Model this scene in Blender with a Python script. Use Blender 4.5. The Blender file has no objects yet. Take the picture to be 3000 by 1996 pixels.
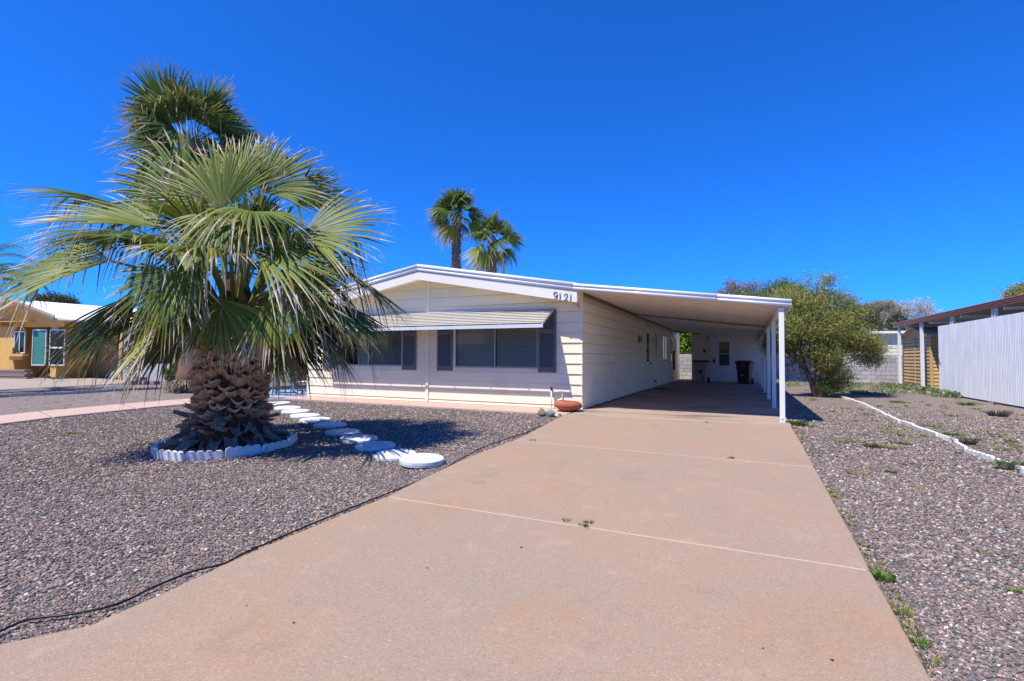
import bpy, bmesh, math, random
import numpy as np
from mathutils import Vector, Matrix
R_=math.radians
# ------------------------------------------------------------------ camera, world, sun, exposure
S=bpy.context.scene; C=S.collection
F=1478.; CX,CY=1500.,998.
def _ray(p): return Vector((p[0]-CX,-(p[1]-CY),-F)).normalized()
YV=_ray((2183,1052)); XV=-_ray((-1700,1029)); XV=(XV-YV*XV.dot(YV)).normalized(); ZV=XV.cross(YV)
ROT=Matrix((XV,YV,ZV))
CAMH=1.2
_d=ROT@_ray((1704,1199.5)); _p=_d*(-CAMH/_d.z)
CAM=Vector((-_p.x,-_p.y,CAMH))
SL=.035
def gz(y,x=0):                        # the yard falls gently towards the street
    return SL*(y+1) if y<-1 else 0.0
def ray(px,py): return ROT@_ray((px,py))
def G(px,py,dz=0):                    # point on the ground seen at a photo pixel
    d=ray(px,py); t=(dz-CAM.z)/d.z; P=CAM+d*t
    if P.y<-1:
        t=(dz+SL*(CAM.y+1)-CAM.z)/(d.z-SL*d.y); P=CAM+d*t
    return P
def onY(px,py,y): d=ray(px,py); return CAM+d*((y-CAM.y)/d.y)
def onX(px,py,x): d=ray(px,py); return CAM+d*((x-CAM.x)/d.x)
FW=ROT@Vector((0,0,-1)); RT=ROT@Vector((1,0,0)); UP=ROT@Vector((0,1,0))
def D(px,py,dep): d=ray(px,py); return CAM+d*(dep/d.dot(FW))
cam=bpy.data.cameras.new('camera'); co=bpy.data.objects.new('camera',cam); C.objects.link(co)
cam.sensor_width=36; cam.lens=F*36/3000; cam.clip_start=.05; cam.clip_end=3000
co.matrix_world=Matrix.Translation(CAM)@ROT.to_4x4(); S.camera=co
SUN=Vector((-.62,-1.11,2.27)).normalized()
w=bpy.data.worlds.new('World'); S.world=w; w.use_nodes=True; nt=w.node_tree
bg=nt.nodes['Background']; sky=nt.nodes.new('ShaderNodeTexSky'); sky.sky_type='NISHITA'; sky.sun_disc=False
sky.sun_elevation=math.asin(SUN.z); sky.sun_rotation=math.atan2(SUN.x,SUN.y)%(2*math.pi)
sky.altitude=400; sky.air_density=1.0; sky.dust_density=.4; sky.ozone_density=3.0
hs=nt.nodes.new('ShaderNodeMix'); hs.data_type='RGBA'; hs.blend_type='MULTIPLY'; hs.inputs[0].default_value=1; hs.inputs[7].default_value=(.05,.30,.76,1)   # deep desert blue over the whole dome
nt.links.new(sky.outputs[0],hs.inputs[6]); nt.links.new(hs.outputs[2],bg.inputs[0]); bg.inputs[1].default_value=.15
sl=bpy.data.lights.new('sun','SUN'); sl.energy=3.3; sl.angle=R_(.55); sl.color=(1,.93,.81)
so=bpy.data.objects.new('sun',sl); C.objects.link(so); so.rotation_euler=SUN.to_track_quat('Z','Y').to_euler()
S.render.engine='CYCLES'
S.view_settings.view_transform='Standard'; S.view_settings.look='None'; S.view_settings.gamma=1; S.view_settings.exposure=.98
S.view_settings.use_curve_mapping=False
S.cycles.max_bounces=10; S.cycles.diffuse_bounces=8; S.cycles.transparent_max_bounces=8

# ------------------------------------------------------------------ materials
def hexc(h):
    h=h.lstrip('#'); v=[int(h[i:i+2],16)/255 for i in (0,2,4)]
    return tuple(((c+.055)/1.055)**2.4 if c>.04045 else c/12.92 for c in v)
MT={}
def mat(name,c1,c2=None,scale=6,rough=.75,bump=0,bscale=60,metal=0,spec=.3,island=False,trans=0,stretch=None,c3=None,dirt=None,coord='pos'):
    if name in MT: return MT[name]
    m=bpy.data.materials.new(name); m.use_nodes=True; n=m.node_tree.nodes; l=m.node_tree.links
    b=n['Principled BSDF']; b.inputs['Roughness'].default_value=rough; b.inputs['Metallic'].default_value=metal
    b.inputs['Specular IOR Level'].default_value=spec
    geo=n.new('ShaderNodeNewGeometry'); src=geo.outputs['Position']
    if coord=='obj': tc=n.new('ShaderNodeTexCoord'); src=tc.outputs['Object']
    if stretch:
        mp=n.new('ShaderNodeMapping'); mp.inputs['Scale'].default_value=stretch; l.new(src,mp.inputs[0]); src=mp.outputs[0]
    c2=c2 or c1
    rp=n.new('ShaderNodeValToRGB'); e=rp.color_ramp.elements
    e[0].color=(*c1,1); e[1].color=(*c2,1); e[0].position=.3 if not island else 0; e[1].position=.7 if not island else 1
    if c3: k=e.new(.5); k.color=(*c3,1)
    if island: l.new(geo.outputs['Random Per Island'],rp.inputs[0])
    else:
        no=n.new('ShaderNodeTexNoise'); no.inputs['Scale'].default_value=scale; no.inputs['Detail'].default_value=6; no.inputs['Roughness'].default_value=.6
        l.new(src,no.inputs[0]); l.new(no.outputs[0],rp.inputs[0])
    col=rp.outputs[0]
    if dirt:
        dc,ds,lo,hi,amt=dirt
        dn=n.new('ShaderNodeTexNoise'); dn.inputs['Scale'].default_value=ds; dn.inputs['Detail'].default_value=8; dn.inputs['Roughness'].default_value=.65; l.new(src,dn.inputs[0])
        mr=n.new('ShaderNodeMapRange'); mr.inputs[1].default_value=lo; mr.inputs[2].default_value=hi; mr.inputs[4].default_value=amt; l.new(dn.outputs[0],mr.inputs[0])
        mx=n.new('ShaderNodeMix'); mx.data_type='RGBA'; l.new(mr.outputs[0],mx.inputs[0]); l.new(col,mx.inputs[6]); mx.inputs[7].default_value=(*dc,1); col=mx.outputs[2]
    l.new(col,b.inputs['Base Color'])
    if bump:
        bn=n.new('ShaderNodeTexNoise'); bn.inputs['Scale'].default_value=bscale; bn.inputs['Detail'].default_value=4; l.new(src,bn.inputs[0])
        bp=n.new('ShaderNodeBump'); bp.inputs['Strength'].default_value=bump; bp.inputs['Distance'].default_value=.02; l.new(bn.outputs[0],bp.inputs['Height']); l.new(bp.outputs[0],b.inputs['Normal'])
    if trans:
        tr=n.new('ShaderNodeBsdfTranslucent'); l.new(col,tr.inputs[0]); ms=n.new('ShaderNodeMixShader'); ms.inputs[0].default_value=trans
        l.new(b.outputs[0],ms.inputs[1]); l.new(tr.outputs[0],ms.inputs[2]); l.new(ms.outputs[0],n['Material Output'].inputs[0])
    MT[name]=m; return m
M_sid=mat('painted siding',(.83,.735,.55),(.86,.77,.59),3,.55,.12,25,dirt=((.5,.42,.33),1.3,.5,.8,.35))
M_gap=mat('tan lap groove',(.66,.5,.36),(.72,.56,.41),4,.8)
M_sid2=mat('shed siding',(.76,.70,.62),(.8,.745,.67),3,.55,.1,25,dirt=((.4,.35,.3),1.5,.5,.8,.4))
M_trim=mat('white painted wood',(.78,.75,.69),(.82,.79,.74),4,.5,.08,30)
M_wmet=mat('white painted metal',(.74,.76,.8),(.8,.81,.84),5,.28,.03,8,spec=.5)
M_post=mat('white post paint',(.72,.72,.72),(.78,.78,.78),5,.35,.04,12,spec=.5,dirt=((.45,.38,.3),6,.58,.8,.6))
M_wdirty=mat('weathered edge metal',(.42,.4,.38),(.5,.48,.46),8,.6)
M_shut=mat('slate blue shutter',(.105,.125,.145),(.125,.145,.165),5,.5,.05,30)
M_awn=mat('cream awning enamel',(.66,.63,.55),(.72,.69,.61),5,.4)
M_awnb=mat('awning valance',(.62,.66,.74),(.66,.7,.77),5,.3)
M_alu=mat('window aluminium',(.34,.34,.34),(.42,.42,.42),8,.35,metal=.4)
M_blind=mat('blind slat',(.74,.68,.56),(.8,.74,.62),8,.6)
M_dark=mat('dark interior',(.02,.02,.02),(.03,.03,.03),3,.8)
M_blk=mat('black plastic',(.02,.02,.022),(.03,.03,.032),6,.45,.05,60)
M_roof=mat('white roof coating',(.74,.75,.78),(.8,.81,.83),3,.6,.06,12)
M_under=mat('carport pan metal',(.76,.68,.58),(.82,.74,.64),4,.5,dirt=((.35,.27,.19),3,.5,.78,.5))
M_under2=mat('smooth grey pan metal',(.66,.66,.63),(.72,.72,.69),4,.45)
M_tanline=mat('brown stained seam',(.3,.21,.12),(.38,.28,.17),6,.6)
M_door=mat('door paint',(.72,.76,.82),(.77,.8,.85),3,.45,.04,20)
M_terra=mat('terracotta',(.33,.09,.05),(.42,.13,.075),9,.75,.25,40,dirt=((.12,.03,.02),14,.62,.7,.7))
M_rock1=mat('brown boulder',(.2,.15,.12),(.3,.24,.19),12,.9,.6,30)
M_rock2=mat('grey green boulder',(.16,.19,.19),(.25,.28,.27),9,.8,.4,30)
M_rock3=mat('pale pebble',(.5,.47,.42),(.65,.62,.58),20,.8,.4,50)
M_block=mat('concrete block',(.36,.345,.34),(.46,.445,.44),8,.9,.5,90,coord='pos')
M_yel=mat('yellow stucco',(.68,.4,.11),(.74,.45,.14),4,.9,.3,70,dirt=((.4,.22,.06),1.2,.5,.75,.4))
M_garage=mat('brown garage wall',(.25,.155,.07),(.3,.19,.09),3,.8)
M_greyst=mat('grey stucco',(.42,.4,.42),(.48,.46,.48),4,.9,.2,70)
M_teal=mat('teal shade fabric',(.035,.2,.17),(.06,.25,.21),2,.6,stretch=(1,1,12))
M_brick=mat('mauve paver block',(.24,.17,.15),(.34,.25,.22),14,.9,.5,60)
M_edge=mat('white painted concrete',(.62,.62,.61),(.76,.76,.75),12,.7,.2,60,dirt=((.33,.29,.25),9,.5,.72,.65))
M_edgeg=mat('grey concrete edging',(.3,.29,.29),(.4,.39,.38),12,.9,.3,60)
M_stepst=mat('white stepping stone paint',(.55,.58,.61),(.68,.7,.71),8,.8,.35,90,dirt=((.28,.26,.25),10,.5,.72,.6))
M_maroon=mat('maroon gutter paint',(.27,.11,.10),(.33,.15,.13),6,.35,.03,10,spec=.5)
M_galv=mat('white corrugated fence paint',(.50,.53,.59),(.66,.69,.74),3.5,.5,.06,20,stretch=(1,2.5,.3),dirt=((.38,.37,.38),5,.55,.75,.5))
M_shedtan=mat('tan shed metal',(.52,.33,.13),(.6,.39,.16),4,.5,.04,20)
M_green=mat('green chair enamel',(.03,.2,.15),(.05,.26,.2),8,.4)
M_sage=mat('sage vinyl strap',(.16,.24,.17),(.2,.28,.2),8,.6)
M_dsteel=mat('dark grey steel',(.07,.07,.08),(.1,.1,.11),8,.45)
M_tanbin=mat('tan bin plastic',(.42,.35,.25),(.48,.4,.3),5,.6,.08,40)
M_brbin=mat('brown bin plastic',(.05,.028,.026),(.075,.045,.04),5,.45,.05,40,dirt=((.2,.12,.08),4,.5,.75,.35))
M_tealtxt=mat('teal print',(.05,.22,.2),(.05,.22,.2))
M_wtxt=mat('white print',(.6,.6,.6),(.7,.7,.7))
M_bluepot=mat('blue glazed pot',(.1,.14,.22),(.16,.2,.3),8,.35)
M_pear=mat('pale yellow neighbour siding',(.68,.66,.5),(.75,.72,.56),3,.7)
M_blueslab=mat('blue grey painted patio',(.3,.37,.48),(.38,.46,.57),3,.55,.1,40)
M_wood=mat('dry twig',(.16,.12,.1),(.28,.23,.2),9,.9)
M_bark=mat('grey brown bark',(.11,.08,.06),(.24,.19,.15),9,.95,.8,18,stretch=(1,1,.3))
M_barkp=mat('pale twig bark',(.36,.31,.28),(.48,.43,.4),9,.9)
M_soil=mat('reddish soil',(.2,.13,.1),(.3,.2,.15),12,.95,.4,50)
M_digit=mat('pewter house number',(.17,.19,.22),(.24,.26,.3),10,.35,metal=.5)
M_tire=mat('black hose rubber',(.012,.012,.016),(.02,.02,.025),8,.4)
M_ghose=mat('green hose',(.03,.14,.09),(.04,.18,.11),8,.4)
def glassmat():
    m=bpy.data.materials.new('window glass'); m.use_nodes=True; n=m.node_tree.nodes; l=m.node_tree.links
    b=n['Principled BSDF']; b.inputs['Base Color'].default_value=(.02,.025,.03,1); b.inputs['Roughness'].default_value=.03; b.inputs['Specular IOR Level'].default_value=.6
    t=n.new('ShaderNodeBsdfTransparent'); t.inputs[0].default_value=(.95,.96,.955,1); f=n.new('ShaderNodeFresnel'); f.inputs[0].default_value=1.5
    g=n.new('ShaderNodeBsdfGlossy'); g.inputs['Roughness'].default_value=.02
    mx=n.new('ShaderNodeMixShader'); l.new(f.outputs[0],mx.inputs[0]); l.new(t.outputs[0],mx.inputs[1]); l.new(g.outputs[0],mx.inputs[2])
    l.new(mx.outputs[0],n['Material Output'].inputs[0]); return m
M_glass=glassmat()
M_dglass=mat('dark tinted glass',(.012,.014,.015),(.02,.022,.022),3,.06,spec=.6)
# concrete of the driveway: salmon, brushed, stained
def concrete(name,a,b_,c,stain,oil=None):
    m=bpy.data.materials.new(name); m.use_nodes=True; n=m.node_tree.nodes; l=m.node_tree.links; b=n['Principled BSDF']; b.inputs['Roughness'].default_value=.85; b.inputs['Specular IOR Level'].default_value=.2
    g=n.new('ShaderNodeNewGeometry'); P=g.outputs['Position']
    def noise(s,d=6,r=.6):
        q=n.new('ShaderNodeTexNoise'); q.inputs['Scale'].default_value=s; q.inputs['Detail'].default_value=d; q.inputs['Roughness'].default_value=r; l.new(P,q.inputs[0]); return q.outputs[0]
    def mix(f,A,B):
        q=n.new('ShaderNodeMix'); q.data_type='RGBA'; l.new(f,q.inputs[0])
        for i,v in ((6,A),(7,B)):
            if isinstance(v,tuple): q.inputs[i].default_value=(*v,1)
            else: l.new(v,q.inputs[i])
        return q.outputs[2]
    def mr(v,lo,hi,o=1):
        q=n.new('ShaderNodeMapRange'); q.inputs[1].default_value=lo; q.inputs[2].default_value=hi; q.inputs[4].default_value=o; l.new(v,q.inputs[0]); return q.outputs[0]
    col=mix(mr(noise(.5,6,.65),.38,.62),a,b_)
    col=mix(mr(noise(260,3,.7),.38,.66,.75),col,c)
    col=mix(mr(noise(75,3,.6),.50,.72,.5),col,(.15,.11,.085))
    col=mix(mr(noise(60,3,.6),.56,.72,.4),col,(.56,.46,.38))
    col=mix(mr(noise(.8,5,.65),.55,.72,.55),col,stain)
    col=mix(mr(noise(1.9,6,.7),.58,.75,.35),col,(.16,.12,.1))
    col=mix(mr(noise(3.2,7,.7),.56,.8,.4),col,(.52,.42,.34))
    if oil:
        mp=n.new('ShaderNodeMapping'); mp.inputs['Scale'].default_value=(.5,1.6,1); l.new(P,mp.inputs[0])
        q=n.new('ShaderNodeTexNoise'); q.inputs['Scale'].default_value=1.1; q.inputs['Detail'].default_value=6; l.new(mp.outputs[0],q.inputs[0])
        col=mix(mr(q.outputs[0],.5,.68,.75),col,oil)
    l.new(col,b.inputs['Base Color'])
    bp=n.new('ShaderNodeBump'); bp.inputs['Strength'].default_value=.5; bp.inputs['Distance'].default_value=.006; l.new(noise(190,3,.7),bp.inputs['Height']); l.new(bp.outputs[0],b.inputs['Normal'])
    return m
M_drive=concrete('salmon driveway concrete',(.33,.205,.135),(.265,.2,.145),(.44,.33,.24),(.37,.2,.085))
M_slab=concrete('carport concrete',(.38,.28,.21),(.33,.26,.21),(.44,.33,.26),(.26,.18,.13),oil=(.11,.09,.08))
M_path=concrete('pink path concrete',(.52,.36,.29),(.48,.34,.27),(.58,.43,.36),(.45,.3,.22))
M_npatio=concrete('neighbour patio concrete',(.36,.29,.24),(.32,.26,.22),(.42,.35,.3),(.3,.22,.18))
# gravel
def gravelmat(name,inst):
    m=bpy.data.materials.new(name); m.use_nodes=True; n=m.node_tree.nodes; l=m.node_tree.links; b=n['Principled BSDF']; b.inputs['Roughness'].default_value=.75; b.inputs['Specular IOR Level'].default_value=.25
    rp=n.new('ShaderNodeValToRGB'); rp.color_ramp.interpolation='CONSTANT'; e=rp.color_ramp.elements
    cols=[(a_,tuple(q*k_ for q,k_ in zip(c_,(1.1,1.09,1.03)))) for a_,c_ in [(0,(.09,.08,.08)),(.16,(.15,.125,.12)),(.34,(.22,.165,.15)),(.5,(.26,.17,.14)),(.6,(.12,.13,.145)),(.72,(.33,.25,.21)),(.83,(.19,.145,.135)),(.92,(.4,.35,.31)),(.985,(.55,.52,.48))]]
    e[0].position=0; e[0].color=(*cols[0][1],1); e[1].position=cols[1][0]; e[1].color=(*cols[1][1],1)
    for p,c in cols[2:]: k=e.new(p); k.color=(*c,1)
    g=n.new('ShaderNodeNewGeometry')
    if inst:
        oi=n.new('ShaderNodeObjectInfo'); l.new(oi.outputs['Random'],rp.inputs[0]); l.new(rp.outputs[0],b.inputs['Base Color'])
    else:
        vo=n.new('ShaderNodeTexVoronoi'); vo.inputs['Scale'].default_value=52; l.new(g.outputs['Position'],vo.inputs[0])
        sp=n.new('ShaderNodeSeparateColor'); l.new(vo.outputs['Color'],sp.inputs[0]); l.new(sp.outputs[0],rp.inputs[0])
        # soil showing through in patches
        no=n.new('ShaderNodeTexNoise'); no.inputs['Scale'].default_value=.7; no.inputs['Detail'].default_value=7; l.new(g.outputs['Position'],no.inputs[0])
        mr=n.new('ShaderNodeMapRange'); mr.inputs[1].default_value=.55; mr.inputs[2].default_value=.72; mr.inputs[4].default_value=.5; l.new(no.outputs[0],mr.inputs[0])
        mx=n.new('ShaderNodeMix'); mx.data_type='RGBA'; l.new(mr.outputs[0],mx.inputs[0]); l.new(rp.outputs[0],mx.inputs[6]); mx.inputs[7].default_value=(.26,.18,.14,1)
        l.new(mx.outputs[2],b.inputs['Base Color'])
        bp=n.new('ShaderNodeBump'); bp.invert=True; bp.inputs['Strength'].default_value=.9; bp.inputs['Distance'].default_value=.015; l.new(vo.outputs['Distance'],bp.inputs['Height']); l.new(bp.outputs[0],b.inputs['Normal'])
    return m
M_grav=gravelmat('gravel bed',False); M_stone=gravelmat('gravel stones',True)
# palm leaf: green blade going yellow then straw at the dry tips
def leafmat(name,g1,g2,tipc,straw,start=.86):
    m=bpy.data.materials.new(name); m.use_nodes=True; n=m.node_tree.nodes; l=m.node_tree.links; b=n['Principled BSDF']; b.inputs['Roughness'].default_value=.5; b.inputs['Specular IOR Level'].default_value=.3
    at=n.new('ShaderNodeAttribute'); at.attribute_name='tip'
    g=n.new('ShaderNodeNewGeometry'); r1=n.new('ShaderNodeValToRGB'); r1.color_ramp.elements[0].color=(*g1,1); r1.color_ramp.elements[1].color=(*g2,1); l.new(g.outputs['Random Per Island'],r1.inputs[0])
    ad=n.new('ShaderNodeMath'); ad.operation='MULTIPLY_ADD'; ad.inputs[1].default_value=.25; l.new(g.outputs['Random Per Island'],ad.inputs[0]); l.new(at.outputs['Fac'],ad.inputs[2])
    rt=n.new('ShaderNodeValToRGB'); e=rt.color_ramp.elements; e[0].position=start; e[0].color=(0,0,0,1); e[1].position=start+.28; e[1].color=(1,1,1,1); l.new(ad.outputs[0],rt.inputs[0])
    rs=n.new('ShaderNodeValToRGB'); e=rs.color_ramp.elements; e[0].position=start+.12; e[0].color=(*tipc,1); e[1].position=start+.4; e[1].color=(*straw,1); l.new(ad.outputs[0],rs.inputs[0])
    mx=n.new('ShaderNodeMix'); mx.data_type='RGBA'; l.new(rt.outputs[0],mx.inputs[0]); l.new(r1.outputs[0],mx.inputs[6]); l.new(rs.outputs[0],mx.inputs[7])
    l.new(mx.outputs[2],b.inputs['Base Color'])
    tr=n.new('ShaderNodeBsdfTranslucent'); l.new(mx.outputs[2],tr.inputs[0]); ms=n.new('ShaderNodeMixShader'); ms.inputs[0].default_value=.3
    l.new(b.outputs[0],ms.inputs[1]); l.new(tr.outputs[0],ms.inputs[2]); l.new(ms.outputs[0],n['Material Output'].inputs[0]); return m
M_frond=leafmat('fan palm blade',(.055,.11,.01),(.27,.3,.045),(.42,.28,.06),(.62,.55,.42))
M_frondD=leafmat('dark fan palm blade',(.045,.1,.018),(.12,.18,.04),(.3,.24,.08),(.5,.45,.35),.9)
M_frondY=leafmat('yellowing fan palm blade',(.22,.27,.03),(.34,.36,.06),(.5,.35,.1),(.65,.58,.4),.7)
M_dead=leafmat('dead straw frond',(.3,.22,.12),(.42,.34,.2),(.4,.33,.22),(.5,.44,.34))
M_pet=mat('petiole green',(.16,.2,.04),(.24,.26,.06),6,.4,coord='pos')
M_thorn=mat('petiole rusty edge',(.28,.1,.03),(.4,.17,.05),20,.6)
def bootmat(name,base,face):
    m=bpy.data.materials.new(name); m.use_nodes=True; n=m.node_tree.nodes; l=m.node_tree.links; b=n['Principled BSDF']; b.inputs['Roughness'].default_value=.6
    at=n.new('ShaderNodeAttribute'); at.attribute_name='tip'; g=n.new('ShaderNodeNewGeometry')
    no=n.new('ShaderNodeTexNoise'); no.inputs['Scale'].default_value=25; no.inputs['Detail'].default_value=6; l.new(g.outputs['Position'],no.inputs[0])
    r0=n.new('ShaderNodeValToRGB'); r0.color_ramp.elements[0].position=.35; r0.color_ramp.elements[1].position=.68; r0.color_ramp.elements[0].color=(*base,1); r0.color_ramp.elements[1].color=(base[0]*2.6+.03,base[1]*2.6+.03,base[2]*2.6+.03,1); l.new(no.outputs[0],r0.inputs[0])
    r1=n.new('ShaderNodeValToRGB'); r1.color_ramp.elements[0].position=.3; r1.color_ramp.elements[1].position=.7; r1.color_ramp.elements[0].color=(face[0]*.5,face[1]*.45,face[2]*.5,1); r1.color_ramp.elements[1].color=(*face,1); l.new(no.outputs[0],r1.inputs[0])
    mx=n.new('ShaderNodeMix'); mx.data_type='RGBA'; l.new(at.outputs['Fac'],mx.inputs[0]); l.new(r0.outputs[0],mx.inputs[6]); l.new(r1.outputs[0],mx.inputs[7]); l.new(mx.outputs[2],b.inputs['Base Color'])
    bp=n.new('ShaderNodeBump'); bp.inputs['Strength'].default_value=.5; bp.inputs['Distance'].default_value=.01; l.new(no.outputs[0],bp.inputs['Height']); l.new(bp.outputs[0],b.inputs['Normal']); return m
M_boot=bootmat('cut leaf base',(.3,.175,.1),(.8,.45,.2))
M_bootg=bootmat('grey weathered leaf base',(.14,.105,.09),(.2,.17,.17))
M_fib=mat('dark trunk fibre',(.03,.02,.015),(.1,.06,.035),30,.95,.8,60)
M_ptrunk=mat('ringed palm trunk',(.15,.085,.05),(.42,.28,.18),10,.9,1,9,stretch=(1.2,1.2,9))
M_ptrunk2=mat('shaggy grey palm trunk',(.1,.075,.06),(.24,.19,.16),22,.95,.8,30)
def folmat(name,a,b_,tr=.25): return mat(name,a,b_,rough=.5,island=True,trans=tr,spec=.35)
M_fol=folmat('olive willow leaf',(.12,.15,.02),(.42,.40,.12)); M_fol2=folmat('green tree leaf',(.06,.11,.02),(.19,.24,.06)); M_cit=folmat('citrus leaf',(.07,.16,.01),(.36,.46,.05),.35)
M_folp=folmat('pale dusty leaf',(.22,.2,.12),(.4,.36,.25)); M_folk=folmat('dark evergreen leaf',(.05,.065,.025),(.13,.14,.06)); M_weed=folmat('weed leaf',(.07,.15,.02),(.2,.28,.06)); M_weedy=folmat('yellowish weed leaf',(.18,.2,.04),(.32,.3,.09))
M_rust=folmat('rusty flower tips',(.4,.18,.08),(.55,.3,.16)); M_weedg=folmat('blue green weed leaf',(.17,.22,.09),(.33,.38,.2)); M_wd=folmat('dark dry weed',(.03,.03,.02),(.1,.09,.06))

# ------------------------------------------------------------------ mesh helpers
def link(name,me,parent=None,m=None):
    o=bpy.data.objects.new(name,me); C.objects.link(o)
    if parent: o.parent=parent
    if m and hasattr(me,'materials') and not me.materials: me.materials.append(m)
    return o
def mesh(name,v,f,m=None,parent=None,smooth=False,attr=None):
    me=bpy.data.meshes.new(name); me.from_pydata([tuple(x) for x in v],[],f)
    if m: me.materials.append(m)
    if smooth: me.polygons.foreach_set('use_smooth',[True]*len(me.polygons))
    if attr is not None:
        a=me.attributes.new('tip','FLOAT','POINT'); a.data.foreach_set('value',attr)
    me.update(); return link(name,me,parent)
def npmesh(name,v,q,m,parent=None,attr=None,smooth=False):
    v=np.asarray(v,np.float32); q=np.asarray(q,np.int32); me=bpy.data.meshes.new(name); k=q.shape[1]
    me.vertices.add(len(v)); me.vertices.foreach_set('co',v.ravel()); me.loops.add(q.size); me.loops.foreach_set('vertex_index',q.ravel())
    me.polygons.add(len(q)); me.polygons.foreach_set('loop_start',np.arange(0,q.size,k,dtype=np.int32)); me.polygons.foreach_set('loop_total',np.full(len(q),k,np.int32))
    if smooth: me.polygons.foreach_set('use_smooth',np.ones(len(q),bool))
    me.update(calc_edges=True); me.materials.append(m)
    if attr is not None: a=me.attributes.new('tip','FLOAT','POINT'); a.data.foreach_set('value',np.asarray(attr,np.float32))
    return link(name,me,parent)
def empty(name,label,cat,loc=(0,0,0),group=None):
    o=bpy.data.objects.new(name,None); C.objects.link(o); o.location=loc; o.empty_display_size=.2; return tag(o,label,cat,group)
def tag(o,label,cat,group=None):
    o['label']=label; o['category']=cat
    if group: o['group']=group
    return o
def struct(o,label=None):
    o['kind']='structure'
    if label: o['label']=label
    return o
def stuff(o,label=None,cat=None):
    o['kind']='stuff'
    if label: o['label']=label; o['category']=cat
    return o
class B:                                   # collects solids for ONE mesh
    def __init__(s): s.v=[]; s.f=[]
    def add(s,v,f): k=len(s.v); s.v+= [tuple(x) for x in v]; s.f+=[tuple(i+k for i in g) for g in f]; return s
    def box(s,x0,x1,y0,y1,z0,z1):
        return s.add([(x0,y0,z0),(x1,y0,z0),(x1,y1,z0),(x0,y1,z0),(x0,y0,z1),(x1,y0,z1),(x1,y1,z1),(x0,y1,z1)],[(0,3,2,1),(4,5,6,7),(0,1,5,4),(1,2,6,5),(2,3,7,6),(3,0,4,7)])
    def prism(s,poly,d):                   # poly: 3D loop, d: extrusion vector
        d=Vector(d); n=len(poly); a=[Vector(p) for p in poly]; b=[p+d for p in a]
        f=[tuple(range(n))[::-1],tuple(range(n,2*n))]+[(i,(i+1)%n,(i+1)%n+n,i+n) for i in range(n)]
        return s.add(a+b,f)
    def tube(s,pts,r,seg=8,caps=True):
        pts=[Vector(p) for p in pts]; n=len(pts); rs=r if isinstance(r,(list,tuple)) else [r]*n; v=[]; f=[]; prev=None
        for i,p in enumerate(pts):
            t=(pts[min(i+1,n-1)]-pts[max(i-1,0)]); t=t.normalized() if t.length>1e-9 else Vector((0,0,1))
            if prev is None: a=t.orthogonal().normalized()
            else: a=(prev-t*prev.dot(t)); a=a.normalized() if a.length>1e-6 else t.orthogonal().normalized()
            prev=a; b=t.cross(a)
            for k in range(seg): th=2*math.pi*k/seg; v.append(p+(a*math.cos(th)+b*math.sin(th))*rs[i])
        for i in range(n-1):
            for k in range(seg): k2=(k+1)%seg; f.append((i*seg+k,i*seg+k2,(i+1)*seg+k2,(i+1)*seg+k))
        if caps: f.append(tuple(range(seg))[::-1]); f.append(tuple(range((n-1)*seg,n*seg)))
        return s.add(v,f)
    def lathe(s,prof,c=(0,0,0),seg=32,sx=1,sy=1):
        v=[];f=[]
        for r,z in prof:
            for k in range(seg): th=2*math.pi*k/seg; v.append((c[0]+r*sx*math.cos(th),c[1]+r*sy*math.sin(th),c[2]+z))
        for i in range(len(prof)-1):
            for k in range(seg): k2=(k+1)%seg; f.append((i*seg+k,i*seg+k2,(i+1)*seg+k2,(i+1)*seg+k))
        f.append(tuple(range(seg))[::-1]); f.append(tuple(range((len(prof)-1)*seg,len(prof)*seg)))
        return s.add(v,f)
    def make(s,name,m,parent=None,smooth=False,bevel=0):
        me=bpy.data.meshes.new(name); me.from_pydata(s.v,[],s.f); me.materials.append(m)
        bm=bmesh.new(); bm.from_mesh(me); bmesh.ops.recalc_face_normals(bm,faces=bm.faces)
        if bevel: bmesh.ops.bevel(bm,geom=[e for e in bm.edges if e.calc_face_angle(0)>.5],offset=bevel,segments=1,affect='EDGES',clamp_overlap=True)
        bm.to_mesh(me); bm.free()
        if smooth:
            me.polygons.foreach_set('use_smooth',[len(p.vertices)<=4 for p in me.polygons])
        return link(name,me,parent)
def box(name,x0,x1,y0,y1,z0,z1,m,parent=None,bevel=0): return B().box(min(x0,x1),max(x0,x1),min(y0,y1),max(y0,y1),min(z0,z1),max(z0,z1)).make(name,m,parent,bevel=bevel)
rng=np.random.default_rng(7); rnd=random.Random(5)

# ------------------------------------------------------------------ ground sheets
GRAV=-.055
ys=[-40,-14,-12,-10,-8,-6,-4,-2,-1.3,-1,0,5,10,20,40,120,600]; xs=[-600,-120,-45,-25,-15,-8,-4,0,4,8,14,25,60,200,600]
v=[(x,y,(gz(max(y,-20)))+GRAV) for y in ys for x in xs]; nx=len(xs)
f=[(j*nx+i,j*nx+i+1,(j+1)*nx+i+1,(j+1)*nx+i) for j in range(len(ys)-1) for i in range(nx-1)]
struct(mesh('gravel_ground',v,f,M_grav))
def slab(name,pts,m,top=0,th=.09,kind=True,label=None,bev=.008,parent=None):
    """polygon slab whose top follows the ground"""
    P=[Vector((p[0],p[1],gz(p[1])+top)) for p in pts]
    b=B().prism([p-Vector((0,0,th)) for p in P],(0,0,th)); o=b.make(name,m,parent,bevel=bev)
    if kind: struct(o)
    return o
Lp=[G(*p) for p in [(1653.5,1219),(1520,1285),(1363,1343),(1238,1402),(1133,1455),(900,1549),(725,1621),(573,1694),(458,1747),(324.5,1808.5),(214,1850),(0,1906)]]
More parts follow.
